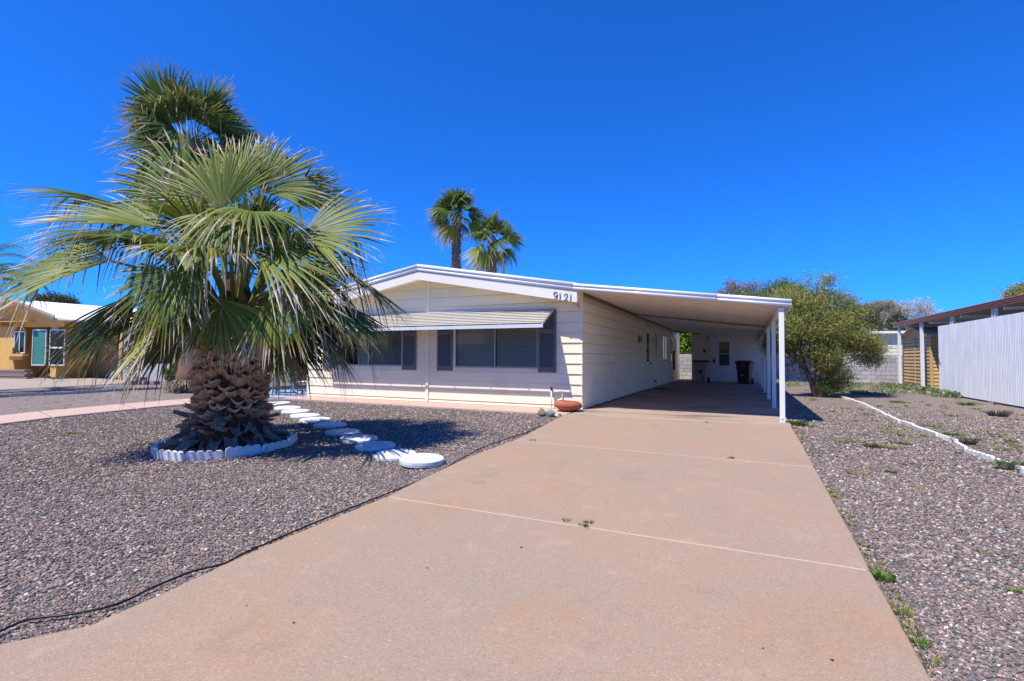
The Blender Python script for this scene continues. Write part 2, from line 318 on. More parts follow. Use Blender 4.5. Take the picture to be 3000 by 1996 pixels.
Lp=[Vector((-.02,-1.16,0))]+Lp[1:]+[Vector((-1.4,-10.1,0)),Vector((-2.6,-11.6,0)),Vector((-2.8,-15,0))]
Rp=[G(*p) for p in [(2313,1243),(2348.7,1300),(2384,1366.6),(2422,1433),(2466,1513),(2511,1593),(2551,1673),(2599.5,1757),(2644,1833),(2728,1996)]]+[Vector((4.45,-11,0)),Vector((4.5,-15,0))]
def edge_x(pts,y):
    ps=sorted([(p.y,p.x) for p in pts]); return float(np.interp(y,[a for a,_ in ps],[b for _,b in ps]))
j0a,j0b=-1.16,-.95; J2=(G(1500,1290).y,G(2384.6,1368.5).y); J1=(G(1133,1455).y,G(2530,1668).y)
def jline(y0,y1,x): return y0+(y1-y0)*(x/4.25)
joints=[(-1.15,-.97),((J2[0]+.0),J2[1]-.0),(J1[0],J1[1]),(J1[0]-3.4,J1[1]-3.4),(-15.2,-15.2)]
dw=bpy.data.objects.new('driveway',None); C.objects.link(dw); struct(dw,'salmon concrete driveway leading to the carport')
for k in range(4):
    (a0,a1),(b0,b1)=joints[k],joints[k+1]; g=.0125
    yt0,yt1,yb0,yb1=a0-g,a1-g,b0+g,b1+g
    xl=lambda yy: edge_x(Lp,yy); xr=lambda yy: edge_x(Rp,yy)
    left=[(xl(y),y) for y in np.linspace(yt0,yb0,9)]; right=[(xr(y),y) for y in np.linspace(yb1,yt1,9)]
    slab('driveway_slab',left+right,M_drive,kind=False,parent=dw)
M_joint=mat('pale joint filler',(.44,.31,.22),(.52,.39,.29),30,.9,.3,80)
for (a0,a1) in joints[:3]:
    xa,xb=edge_x(Lp,a0)+.02,edge_x(Rp,a1)-.02; h_=.010
    P4=[Vector((xa,a0-h_,gz(a0-h_)-.030)),Vector((xb,a1-h_,gz(a1-h_)-.030)),Vector((xb,a1+h_,gz(a1+h_)-.030)),Vector((xa,a0+h_,gz(a0+h_)-.030))]
    B().prism(P4,(0,0,.027)).make('joint_filler',M_joint,dw)
struct(slab('carport_slab',[(0.03,-1.14),(4.24,-.96),(4.24,17.22),(.9,17.22),(.9,19.4),(.03,19.4)],M_slab,top=0,kind=False))
# walkway in front of the facade, three slabs
wk=bpy.data.objects.new('front_walkway',None); C.objects.link(wk); struct(wk,'narrow salmon concrete strip along the front wall')
for a,b in ((-8.66,-4.75),(-4.74,-2.3),(-2.29,-.03)):
    slab('walkway_slab',[(a,.0),(a,-.93-.02*(a+8)),(b,-.93-.02*(b+8)),(b,.0)],M_path,top=-.006,kind=False,parent=wk)
# pink path on the left
pa=bpy.data.objects.new('garden_path',None); C.objects.link(pa); struct(pa,'pale pink concrete path crossing the gravel on the left')
T=[G(-560,1277),G(0,1217),G(117,1203.5),G(355,1182.5),G(520,1169.7),G(780,1149)]; Bo=[G(-560,1309),G(0,1238.6),G(155,1220.5),G(400,1195.3),G(520,1183),G(780,1160)]
for k in range(5): 
    if k==1: pass
idx=[(0,2),(2,3),(3,5)]
for a,b in idx:
    t0,t1,b0,b1=T[a],T[b],Bo[a],Bo[b]; e=.008
    slab('path_slab',[t0.lerp(t1,e),b0.lerp(b1,e),b0.lerp(b1,1-e),t0.lerp(t1,1-e)],M_path,top=-.01,kind=False,parent=pa,bev=.01)
# stepping stones
SP=[(1235.7,1349,65.6),(1158,1326,61.5),(1100.4,1301,58),(1052,1279.5,54),(1004,1260,50),(968,1240.6,48.5),(923.7,1225.4,46),(894,1213,43),(866,1201,41),(843,1191,39),(815,1179,36)]
stone_lab=['nearest round white stepping stone, in full sun beside the driveway','round white stepping stone overlapping the sunny one nearest the driveway','round white stepping stone third from the driveway in palm shade','round white stepping stone fourth from the driveway','round white stepping stone fifth from the driveway in the dark palm shadow','round white stepping stone sixth from the driveway','round white stepping stone seventh from the driveway','round white stepping stone eighth from the driveway, partly sunlit','round white stepping stone ninth from the driveway near the house walkway','round white stepping stone tenth from the driveway, close to the palm trunk','farthest round white stepping stone, by the blue patio']
st=[]
for i,(px,py,hw) in enumerate(SP):
    P=G(px,py,.0); dep=(P-CAM).dot(FW); r=hw/F*dep; r=min(max(r,.27),.31); st.append((P.x,P.y,r))
    b=B().lathe([(r*.985,0),(r,.03),(r*.99,.062),(r*.965,.07),(r*.5,.0715),(.01,.072)],seg=40)
    o=b.make('stepping_stone',M_stepst,smooth=False); o.location=(P.x,P.y,gz(P.y)-.085+rnd.uniform(-.006,.006)+(.05 if i==0 else 0)); o.rotation_euler=(SL*.9+rnd.uniform(-.012,.012),rnd.uniform(-.015,.015),rnd.random())
    tag(o,stone_lab[i],'stepping stone','round stepping stones curving from driveway to patio')

# ------------------------------------------------------------------ main house
HX0,HX1,HY1=-8.69,0.0,19.3
house=empty('mobile_home','long cream lap-sided mobile home with low gable roof and slatted window awning','house',(0,0,0))
def board(x0,x1,z0,z1,face='y',pos=0,parent=house,m=M_sid,x0t=None,x1t=None,thick=.032,name='siding_board'):
    """one lap siding board: bottom edge stands proud"""
    x0t=x0 if x0t is None else x0t; x1t=x1 if x1t is None else x1t
    t0,t1=thick,.006
    zt=z1-.005; zb=z0+.003
    A=[(x0,0,zb),(x1,0,zb),(x1t,0,zt),(x0t,0,zt)]; O=[(x0,-t0,zb),(x1,-t0,zb),(x1t,-t1,zt),(x0t,-t1,zt)]
    v=A+O
    if face=='y': v=[(a,pos+b_,c) for a,b_,c in v]
    elif face=='x': v=[(pos-b_,a,c) for a,b_,c in v]
    elif face=='-x': v=[(pos+b_,a,c) for a,b_,c in v]
    b=B(); b.add(v,[(0,1,2,3),(4,7,6,5),(0,4,5,1),(1,5,6,2),(2,6,7,3),(3,7,4,0)])
    return b.make(name,m,parent)
P0,PZ=.08,.2465
rows=[(0.0,P0)]+[(P0+PZ*k,P0+PZ*(k+1)) for k in range(14)]
wall=box('wall',HX0+.01,HX1-.01,.14,HY1,-.1,2.72,M_gap,house)
fs=B()
for a_,b_,c_,d_ in ((HX0+.01,-7.5,-.1,2.72),(-5.14,-3.44,-.1,2.72),(-1.1,HX1-.01,-.1,2.72),(-7.5,-5.14,-.1,.955),(-7.5,-5.14,2.02,2.72),(-3.44,-1.1,-.1,.955),(-3.44,-1.1,2.02,2.72)): fs.box(a_,b_,.004,.1395,c_,d_)
fs.make('wall',M_gap,house)
gab=B().prism([(HX0+.01,.004,2.721),(HX1-.01,.004,2.721),(-4.345,.004,3.42)],(0,HY1-.01,0)).make('gable_wall',M_gap,house)
winA=(-7.5,-5.14); winB=(-3.44,-1.1); WZ0,WZ1=.955,2.02
def uz(x): return 2.50+(4.345-abs(x+4.345))*(3.32-2.50)/4.345 +.0   # underside of the front fascia at x
for (bx0,bx1) in ((HX0+.012,-4.352),(-4.258,HX1-.012)):
    for (z0,z1) in rows:
        segs=[(bx0,bx1)]
        wa=winA if bx0<-5 else winB
        if z0<WZ1 and z1>WZ0:
            if z0<WZ0<z1: board(wa[0],wa[1],z0,WZ0-.012)
            if z0<WZ1<z1: board(wa[0],wa[1],WZ1,z1)
            segs=[(bx0,wa[0]),(wa[1],bx1)]
        for a,b in segs:
            if z1<2.50: board(a,b,z0,z1); continue
            # gable: clip against the roof line
            if z0>=3.34: continue
            def xi(z): d=4.345*(min(z,3.32)-2.50)/(3.32-2.50); return max(d,0)
            zt=min(z1,3.3)
            if bx0<-5: a0=max(a,HX0+xi(z0)); a1=max(a,HX0+xi(zt)); 
            else: a0=a; a1=a
            if bx0>-5: b0=min(b,-xi(z0)); b1=min(b,-xi(zt))
            else: b0=b; b1=b
            if b0-a0>.05: board(a0,b0,z0,zt,x0t=min(a1,b1-.01) if bx0<-5 else a1,x1t=max(b1,a1+.01) if bx0>-5 else b1)
box('wall_batten',-4.35,-4.26,-.05,.003,0,3.3,M_sid,house,.004)
for x in (HX0,): box('corner_trim',x-.01,x+.055,-.03,.05,0,2.62,M_sid,house,.004)
for (z0,z1) in rows[:11]:       # metal corner caps that close the laps
    b=B(); zt=min(z1,2.6)
    b.add([(-.035,-.031,z0),(.031,-.031,z0),(.031,.035,z0),(-.035,-.012,zt),(.012,-.012,zt),(.012,.035,zt),(-.035,.0,z0),(0,.035,z0),(-.035,0,zt),(0,.035,zt)],[(0,1,4,3),(1,2,5,4),(0,6,7,2,1),(3,4,5,9,8),(0,3,8,6),(2,7,9,5)])
    b.make('corner_cap',M_sid,house)
# side wall
side_open=[(8.25,9.28,.06,2.42),(10.55,10.95,1.5,2.3),(12.7,14.2,1.15,2.27),(15.3,16.25,.05,2.43),(17.1,17.5,1.5,2.3)]
for (z0,z1) in rows[:11]:
    z1=min(z1,2.745)
    segs=[(.014,HY1)]
    for (a,b_,c,d) in side_open:
        if z0<d-.02 and z1>c+.02:
            ns=[]
            for s0,s1 in segs:
                if s1<=a or s0>=b_: ns.append((s0,s1)); continue
                if s0<a: ns.append((s0,a))
                if s1>b_: ns.append((b_,s1))
            segs=ns
    for s0,s1 in segs:
        if s1-s0>4:
            cuts=[s0]+[q for q in (3.66,7.3) if s0<q-.3 and q<s1-.3]+[s1]
            for u,v_ in zip(cuts[:-1],cuts[1:]): board(u+.001,v_-.001,z0,z1,'x')
        else: board(s0,s1,z0,z1,'x')
# front overhang: soffit, fascia board, rolled metal edge, roof skin
YF=-.45
def rz(x,off=0): return 2.50+(4.345-abs(x+4.345))*(3.26-2.47)/4.345+off
AP=-4.345
for sgn in (-1,1):
    xe=HX0-.02 if sgn<0 else .02
    zb_e,zb_a=2.465,3.245; zt_e,zt_a=2.70,3.445
    B().prism([(xe,YF,zb_e),(AP,YF,zb_a),(AP,YF,zt_a),(xe,YF,zt_e)],(0,.035,0)).make('fascia_board',M_trim,house)
    B().prism([(xe,YF+.036,zb_e+.07),(AP,YF+.036,zb_a+.07),(AP,YF+.036,zb_a+.09),(xe,YF+.036,zb_e+.09)],(0,.43,0)).make('soffit',M_sid,house)
    # dull metal strip just above the fascia board
    B().prism([(xe,YF-.005,zt_e-.0),(AP,YF-.005,zt_a),(AP,YF-.005,zt_a+.03),(xe,YF-.005,zt_e+.03)],(0,.039,0)).make('drip_strip',M_wdirty,house)
    for dz,yy,r in ((.075,.012,.046),(.165,-.004,.048)):
        pr=[(YF+yy+math.cos(t)*-r,dz+math.sin(t)*r) for t in np.linspace(-math.pi/2,math.pi/2,7)]+[(YF+.05,dz+r),(YF+.05,dz-r)]
        B().prism([(xe,p[0],zt_e+p[1]) for p in pr],(AP-xe,0,zt_a-zt_e)).make('rolled_roof_edge',M_wmet,house,smooth=True)
    B().prism([(xe,YF+.051,zt_e+.12),(AP,YF+.051,zt_a+.12),(AP,YF+.051,zt_a+.17),(xe,YF+.051,zt_e+.17)],(0,HY1-YF+.3,0)).make('roof',M_roof,house)
    if sgn>0: # tan end piece closing the overhang at the carport side
        box('overhang_end',.021,.035,YF+.02,0,2.50,2.80,M_sid,house)
# house numbers, cast pewter strokes of varying weight
def digit(ch,cx,cz,h):
    b=B(); w_=h*.5
    def stroke(pts,rs): b.tube([(cx+p[0]*w_,YF-.009,cz+p[1]*h) for p in pts],[r*h for r in rs],8)
    def arc(x,y,rx,ry,a0,a1,n=10): return [(x+rx*math.cos(R_(a)),y+ry*math.sin(R_(a))) for a in np.linspace(a0,a1,n)]
    if ch=='1': stroke([(-.35,.68),(0.02,.98),(-.02,.5),(-.12,.08)],[.03,.06,.07,.085]); stroke([(-.12,.08),(-.05,.0)],[.09,.04])
    if ch=='9':
        stroke(arc(0,.70,.5,.28,20,380,16),[.055+.02*abs(math.sin(i)) for i in range(16)])
        stroke([(.5,.72),(.5,.45),(.3,.15),(-.05,.0),(-.35,.06)],[.07,.075,.07,.06,.08])
    if ch=='2':
        stroke(arc(0,.74,.42,.24,190,-30,10)+[(.05,.33),(-.5,.05)],[.085,.06,.045,.045,.05,.06,.065,.065,.06,.055,.05,.05]); stroke([(-.5,.04),(0,.06),(.55,.03)],[.055,.07,.08])
    b.make('house_number',M_digit,house,smooth=True)['label']={'9':'pewter digit 9','1':'pewter digit 1','2':'pewter digit 2'}[ch]
for ch,px,py in (('9',1627.5,875),('1',1641.5,877.5),('2',1658,880),('1',1672.5,881.5)):
    P=onY(px,py,YF-.012); digit(ch,P.x,P.z-.012,.17)
# windows of the facade
def blind(parent,x0,x1,z0,z1,y,step=.031,ang=50,m=M_blind):
    b=B(); z=z0+.02; hw=.014
    c,s=hw*math.cos(R_(ang)),hw*math.sin(R_(ang))
    while z<z1-.02:
        b.add([(x0,y-c,z-s),(x1,y-c,z-s),(x1,y+c,z+s),(x0,y+c,z+s)],[(0,1,2,3)]); z+=step
    b.box(x0,x1,y-.01,y+.01,z0,z0+.012)
    o=b.make('blind_slats',m,parent); o['kind']='stuff'; return o
def facade_window(x0,x1,xm,angs,label=None):
    fr=B(); fr.box(x0,x1,-.034,.002,WZ0-.02,WZ0+.018); fr.box(x0,x1,-.034,.002,WZ1-.03,WZ1)
    fr.box(x0,x0+.03,-.033,.002,WZ0+.018,WZ1-.03); fr.box(x1-.03,x1,-.033,.002,WZ0+.018,WZ1-.03); fr.box(xm-.018,xm+.018,-.034,.002,WZ0+.018,WZ1-.03)
    o=fr.make('window',M_alu,house)
    box('side_casing',x0-.035,x0-.002,-.03,.0,WZ0-.02,WZ1,M_sid,o)
    for (a,b),ang in zip(((x0+.03,xm-.018),(xm+.018,x1-.03)),angs):
        box('pane',a,b,-.022,-.018,WZ0+.018,WZ1-.03,M_glass,o)
        blind(o,a+.004,b-.004,WZ0+.02,WZ1-.03,.03,ang=ang)
    return o
# the wall behind each window is cut back visually by a dark room panel set behind the blinds
for wn in (winA,winB):
    pass
wall_cut=[]
facade_window(winA[0],winA[1],-6.32,(62,38)); facade_window(winB[0],winB[1],-2.27,(62,58))
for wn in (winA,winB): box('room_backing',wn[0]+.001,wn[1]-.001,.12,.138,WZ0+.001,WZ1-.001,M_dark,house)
# shutters
def shutter(x0,x1,z0,z1):
    d0,d1=-.062,-.026; e=.052; zm=z0+(z1-z0)*.655
    b=B(); b.box(x0,x0+e,d0,d1,z0,z1); b.box(x1-e,x1,d0,d1,z0,z1)
    for a,c in ((z0,z0+.13),(zm-.05,zm+.05),(z1-.06,z1)): b.box(x0+e,x1-e,d0+.001,d1,a,c)
    b.box(x0+e,x1-e,d1-.006,d1-.001,z0+.13,z1-.06)
    o=b.make('shutter',M_shut,house)
    l=B()
    for a,c in ((z0+.13,zm-.05),(zm+.05,z1-.06)):
        n_=int((c-a)/.042)
        for k in range(n_):
            z=a+(k+.5)*(c-a)/n_; l.add([(x0+e,d0+.004,z-.018),(x1-e,d0+.004,z-.018),(x1-e,d1-.008,z+.014),(x0+e,d1-.008,z+.014)],[(0,1,2,3)])
            l.add([(x0+e,d0+.004,z-.018),(x1-e,d0+.004,z-.018),(x1-e,d0+.006,z-.024),(x0+e,d0+.006,z-.024)],[(0,1,2,3)])
    q=l.make('louvres',M_shut,o); q['kind']='stuff'
for a,b in ((-8.04,-7.56),(-5.12,-4.67),(-3.98,-3.51),(-1.08,-.62)): shutter(a,b,.845,2.36)
# slatted awning
M_slatshade=mat('brown awning gap shade',(.13,.10,.07),(.2,.15,.11),8,.8)  # dark brown stands for the shaded gap under each slat
AX0,AX1=-8.08,-.67; AZT,AZB,AYD=2.41,1.99,.80
aw=empty('window_awning','long cream slatted metal awning with pale blue front edge over both front windows','awning',((AX0+AX1)/2,0,2.4))
def under(o,p):
    o.parent=p; o.matrix_parent_inverse=Matrix.Translation(-Vector(p.location)); return o
NS=9
for k in range(NS):
    t0=k/NS; t1=(k+1.0)/NS
    y0,y1=-.03-t0*(AYD-.05),-.03-t1*(AYD-.05); z0=AZT-.01-(AZT-AZB)*t0; z1=z0-(AZT-AZB)/NS*.32
    th=.006
    y0+=.014; z0+=.002
    b=B().prism([(AX0,y0,z0),(AX0,y1,z1),(AX0,y1,z1-.013),(AX0,y1+.004,z1-.013),(AX0,y1+.004,z1-.006),(AX0,y0,z0-.003)],(AX1-AX0,0,0))
    sl_=under(b.make('awning_slat',M_awn),aw)
    q=B().box(AX0+.004,AX1-.004,y1+.005,y1+.008,z0-(AZT-AZB)/NS+.0008,z1-.0125).make('slat_gap_shade',M_slatshade,sl_)
under(box('valance',AX0,AX1+.005,-AYD-.012,-AYD+.01,1.885,1.965,M_awnb,None,.004),aw)
under(box('wall_flashing',AX0-.01,AX1+.01,-.035,-.026,AZT-.01,AZT+.03,M_awn),aw)
for k in range(8):
    x=AX0+.02+(AX1-AX0-.04)*k/7
    under(B().prism([(x-.012,-.03,AZT-.035),(x-.012,-AYD,1.962),(x-.012,-AYD,1.935),(x-.012,-.03,AZT-.065)],(.024,0,0)).make('support_arm',M_awn),aw)
# side wall doors, windows, lamps
def onside(name,y0,y1,z0,z1,t0,t1,m,parent=house,bevel=0): return box(name,t0,t1,y0,y1,z0,z1,m,parent,bevel)
def side_door(y0,y1,z0,z1,pw=(.32,.62),pz=(1.08,2.2)):
    b=B(); b.box(-.004,.034,y0,y0+.04,z0,z1); b.box(-.004,.034,y1-.04,y1,z0,z1); b.box(-.004,.034,y0+.04,y1-.04,z1-.05,z1)
    fr=b.make('door',M_sid,house); box('door_leaf',-.004,.02,y0+.04,y1-.04,z0,z1-.05,M_trim,fr,.003)
    a,c=y0+pw[0]*(y1-y0),y0+pw[1]*(y1-y0)
    a=y0+.25; c=y1-.25
    box('pane',.021,.026,a,c,pz[0],pz[1],M_dglass,fr); box('pane_frame',.0205,.024,a-.03,c+.03,pz[0]-.03,pz[1]+.03,M_wmet,fr)
    box('pane_bar',.026,.029,a,c,(pz[0]+pz[1])/2-.012,(pz[0]+pz[1])/2+.012,M_wmet,fr)
    h=B().tube([(.02,y1-.1,1.0),(.09,y1-.1,1.0),(.1,y1-.2,1.0)],.014,8); h.tube([(.02,y1-.1,1.0),(.035,y1-.1,1.0)],.035,12); h.make('door_handle',M_blk,fr,smooth=True)
side_door(8.25,9.28,.06,2.42); side_door(15.3,16.25,.05,2.43)
def side_win(y0,y1,z0,z1,mid=True,m=M_wmet):
    b=B(); e=.03; b.box(-.004,.036,y0,y1,z0,z0+e); b.box(-.004,.036,y0,y1,z1-e,z1); b.box(-.004,.036,y0,y0+e,z0+e,z1-e); b.box(-.004,.036,y1-e,y1,z0+e,z1-e)
    if mid: b.box(-.004,.034,(y0+y1)/2-.015,(y0+y1)/2+.015,z0+e,z1-e)
    fr=b.make('window',m,house); box('pane',.004,.012,y0+e,y1-e,z0+e,z1-e,M_dglass,fr)
side_win(10.55,10.95,1.5,2.3,False); side_win(12.7,14.2,1.15,2.27); side_win(17.1,17.5,1.5,2.3,False)
b=B(); b.box(.024,.05,6.78,7.0,1.76,2.02); o=b.make('wall_lamp',M_blk,house,bevel=.01)
g_=B().lathe([(.1,0),(.1,.03),(.085,.065),(.05,.08),(.01,.085)],seg=20); q=g_.make('lamp_glass',mat('frosted lamp glass',(.25,.25,.24),(.32,.32,.3),5,.3),o); q.location=(.05,6.89,1.89); q.rotation_euler=(0,R_(90),0)
g_=B().box(.13,.14,6.80,6.98,1.885,1.895).box(.13,.14,6.885,6.895,1.8,1.98); g_.make('lamp_guard',M_blk,o)
g_=B().lathe([(.05,0),(.055,.01),(.04,.02)],seg=16); q=g_.make('wall_plaque',mat('gold oval plaque',(.4,.3,.12),(.5,.38,.16)),house); q.location=(.022,9.95,1.93); q.rotation_euler=(0,R_(90),0); q.scale=(2.0,1.3,1)
o=box('outlet_box',.024,.075,10.15,10.4,.2,.31,mat('grey outlet',(.2,.2,.2),(.25,.25,.25)),house,.005)
B().tube([(.075,10.3,.25),(.12,10.25,.24),(.14,10.1,.12),(.12,9.9,.02),(.2,9.6,.012),(.25,9.2,.012)],.009,6).make('power_cord',M_blk,o)
box('meter_panel',.024,.10,16.42,16.7,.62,1.62,mat('dark meter panel',(.05,.05,.055),(.07,.07,.075),4,.5),house,.006)
box('wall_light_strip',.024,.05,16.85,16.95,1.5,1.66,M_blk,house)
for z in (.12,.37): pass
# roof trim: dark saw-toothed gap under the carport pans along the wall
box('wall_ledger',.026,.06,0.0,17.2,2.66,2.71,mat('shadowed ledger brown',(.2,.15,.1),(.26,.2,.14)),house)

# ------------------------------------------------------------------ carport
cp=empty('carport','flat white metal carport roof on slim white posts beside the house','carport',(4.12,0,0))
CX1=4.27
def cz(x): return 2.745-(x/CX1)*(2.745-2.20)   # underside
npan=0; y=-.55
while y<17.6:
    y1=y+.305; low=0.0 if y<6.1 else -.045
    mm=M_under if y<6.1 else M_under2
    b=B().prism([(.03,y+.001,cz(0)+.012+low),(CX1,y+.001,cz(CX1)+.012+low),(CX1,y+.001,cz(CX1)+.03+low),(.03,y+.001,cz(0)+.03+low)],(0,.303,0))
    if y<6.1:
        for yy in (y+.05,y+.15,y+.25): b.prism([(.03,yy,cz(0)-.004),(CX1,yy,cz(CX1)-.004),(CX1,yy,cz(CX1)+.0119),(.03,yy,cz(0)+.0119)],(0,.022,0))
    else: b.prism([(.03,y+.14,cz(0)-.001+low),(CX1,y+.14,cz(CX1)-.001+low),(CX1,y+.14,cz(CX1)+.0119+low),(.03,y+.14,cz(0)+.0119+low)],(0,.008,0))
    under(b.make('roof_panel',mm),cp); y=y1
under(B().prism([(.03,6.02,cz(0)-.055),(CX1-.05,6.02,cz(CX1)-.055),(CX1-.05,6.02,cz(CX1)-.006),(.03,6.02,cz(0)-.006)],(0,.1,0)).make('roof_seam',M_tanline),cp)
under(B().prism([(.0,-.55,cz(0)+.10),(CX1,-.55,cz(CX1)+.10),(CX1,-.55,cz(CX1)+.13),(.0,-.55,cz(0)+.13)],(0,18.1,0)).make('roof_top',M_roof),cp)
for dz,yy,r in ((.028,-.06,.037),(.098,-.072,.037)):
    pr=[(-.55+yy+math.cos(t)*-r,dz+math.sin(t)*r) for t in np.linspace(-math.pi/2,math.pi/2,7)]+[(-.5,dz+r),(-.5,dz-r)]
    for xa,xb in ((.005,2.98),(2.99,CX1+.02)):
        under(B().prism([(xa,p[0],cz(xa)+p[1]) for p in pr],(xb-xa,0,cz(xb)-cz(xa))).make('rolled_roof_edge',M_wmet,None,smooth=True),cp)
under(box('side_fascia',CX1,CX1+.02,-.5,17.55,2.16,2.35,M_wmet),cp)
under(box('beam',4.07,4.17,-.5,17.5,2.10,2.196,M_trim,None,.004),cp)
for k,yy in enumerate((-.53,2.49,5.52,8.72,12.0,15.2,17.3)):
    hh=.045
    o=under(box('post',4.12-hh,4.12+hh,yy-hh,yy+hh,0.0,2.10,M_post,None,.004),cp)
    box('post_foot',4.12-.055,4.12+.06,yy-.055,yy+.055,0,.006,M_wdirty,o)
    if k==0: box('post_bolt',4.11,4.13,yy-.052,yy-.045,.05,.07,M_blk,o)

# ------------------------------------------------------------------ storage room at the end of the carport
sh=empty('storage_room','cream sided storage room closing the far end of the carport','shed',(2.5,17.2,0))
SX0,SX1,SY=.88,4.16,17.2
under(box('wall',SX0,SX1-.02,SY+.002,20.6,-.05,2.2,M_sid2),sh)
under(B().prism([(SX0,SY+.002,2.2),(SX1-.02,SY+.002,2.2),(SX0,SY+.002,2.66)],(0,3.3,0)).make('gable_wall',M_sid2),sh)
dl,dr=1.86,3.09
for k in range(13):
    z0=.02+.213*k; z1=min(z0+.213,2.70)
    if z0>2.6: break
    def top_x(z): return SX1 if z<2.16 else max(SX0,SX0+(2.7-z)/(2.7-2.16)*(SX1-SX0))
    if z0<2.37:
        under(board(SX0,dl-.06,z0,z1,'y',SY,None,M_sid2),sh)
        if dr+.06<top_x(z1)-.05: under(board(dr+.06,min(top_x(z0),SX1),z0,z1,'y',SY,None,M_sid2,x1t=top_x(z1)),sh)
    else: under(board(SX0,max(top_x(z0),SX0+.3),z0,z1,'y',SY,None,M_sid2,x1t=max(top_x(z1),SX0+.1)),sh)
df=B(); df.box(dl-.055,dl,SY-.045,SY,0,2.37); df.box(dr,dr+.055,SY-.045,SY,0,2.37); df.box(dl,dr,SY-.045,SY,2.32,2.37)
df=df.make('door',M_wmet,None,bevel=.004); under(df,sh)
box('door_header',dl,dr,SY-.03,SY-.001,2.13,2.32,M_door,df); box('door_leaf',dl+.005,dr-.005,SY-.036,SY-.001,.01,2.12,M_door,df,.004)
box('kick_panel',dl+.06,dr-.06,SY-.040,SY-.036,.06,.80,M_door,df,.002)
box('window_frame',2.22,2.77,SY-.046,SY-.0362,.82,2.10,M_trim,df,.003); box('pane',2.25,2.74,SY-.050,SY-.0465,.85,2.07,M_dglass,df); box('window_bar',2.25,2.74,SY-.056,SY-.0505,1.45,1.48,M_wmet,df)
b=B().box(1.94,2.06,SY-.075,SY-.0362,1.0,1.14); b.tube([(1.97,SY-.055,1.14),(1.97,SY-.055,1.21),(2.0,SY-.055,1.235),(2.03,SY-.055,1.21),(2.03,SY-.055,1.14)],.012,6); b.make('lock_box',M_blk,df)
o=box('wall_switch_box',1.46,1.59,SY-.09,SY-.02,1.53,1.71,M_blk,None,.01); under(o,sh); box('lens',1.49,1.53,SY-.094,SY-.0901,1.6,1.65,M_wtxt,o)
b=B().lathe([(.05,-.04),(.055,.02),(.03,.04)],c=(1.11,SY-.05,2.62),seg=14)
for s in (-1,1): b.tube([(1.11,SY-.07,2.6),(1.11+s*.08,SY-.12,2.58),(1.11+s*.12,SY-.2,2.55)],[.02,.055,.06],12)
b.tube([(1.11,SY-.06,2.58),(1.11,SY-.1,2.47)],[.03,.03],10)
under(b.make('flood_lamp',M_blk,None,smooth=True),sh)
b=B().tube([(1.70,SY-.02,2.42),(1.70,SY-.1,2.42),(1.70,SY-.1,2.34)],.03,10).lathe([(.03,0),(.06,-.05),(.055,-.12),(.02,-.14)],c=(1.70,SY-.1,2.36),seg=14)
under(b.make('porch_lamp',mat('aged lamp glass',(.38,.34,.28),(.48,.44,.36),6,.4),None,smooth=True),sh)
under(B().tube([(-.3+SX0-.5,SY-.05,2.70),(SX0+.02,SY-.05,2.68)],.025,6).make('eave_pipe',M_blk),sh)
under(box('connecting_beam',.0+.04,SX0,SY+.0,SY+.08,2.6,2.69,M_blk),sh)
# wheeled bins
def bin_(name,x,y,rz,body,lid,label,front):
    o=empty(name,label,'bin',(x,y,0))
    b=B(); lo=[(-.25,-.27),(.25,-.27),(.25,.27),(-.25,.27)]; 
    def ring(wx,wy,z): return [(-wx,-wy,z),(wx,-wy,z),(wx,wy,z),(-wx,wy,z)]
    R=[ring(.245,.26,.03),ring(.275,.3,.62),ring(.29,.33,.66),ring(.305,.36,.95),ring(.345,.39,.97),ring(.345,.39,1.03)]
    v=[p for r in R for p in r]; f=[(3,2,1,0)]+[(i*4+k,i*4+(k+1)%4,(i+1)*4+(k+1)%4,(i+1)*4+k) for i in range(5) for k in range(4)]+[(20,21,22,23)]
    B().add(v,f).make('body',body,o,bevel=.018)
    lv=ring(.365,.42,1.035)+ring(.365,.42,1.065)+ring(.26,.3,1.13); B().add(lv,[(3,2,1,0)]+[(i*4+k,i*4+(k+1)%4,(i+1)*4+(k+1)%4,(i+1)*4+k) for i in range(2) for k in range(4)]+[(8,9,10,11)]).make('lid',lid,o,bevel=.012)
    for s in (-1,1):
        wv=B().tube([(s*.25,.3,.13),(s*.32,.3,.13)],.13,18).make('wheel',M_blk,o)
    B().tube([(-.2,.42,.98),(-.2,.47,1.0),(.2,.47,1.0),(.2,.42,.98)],.018,8).make('handle',body,o)
    front(o); o.rotation_euler=(0,0,rz); return o
M_recess=mat('bin recess dark',(.03,.025,.02),(.05,.04,.03))
def tanfront(o):
    b=B().prism([(-.22,-.40,1.0),(.26,-.40,1.0),(.18,-.40,.86),(-.14,-.40,.86)],(0,.05,0)); b.make('front_apron',M_tanbin,o,bevel=.006)
    t=B()
    for i,s in enumerate('TOTERS'[:0]+'xxxxxxx'):
        x=-.12+i*.043; t.box(x,x+.028,-.4035,-.4005,.905,.965)
    t.make('lettering_print',M_tealtxt,o)
    for x in (-.12,.06,.12): box('bracket',x,x+.02,-.36,-.33,.8,.86,M_blk,o)
    box('grip_recess',-.07,.07,-.304,-.288,.50,.62,M_recess,o); box('lift_bar',-.08,.07,-.325,-.30,.46,.48,M_blk,o)
    B().prism([(.05,-.30,.60),(.085,-.30,.60),(.085,-.298,.42),(.13,-.285,.30),(.13,-.27,.05),(.10,-.27,.05),(.10,-.285,.29),(.055,-.298,.42)],(0,.02,0)).make('molded_groove',M_recess,o)
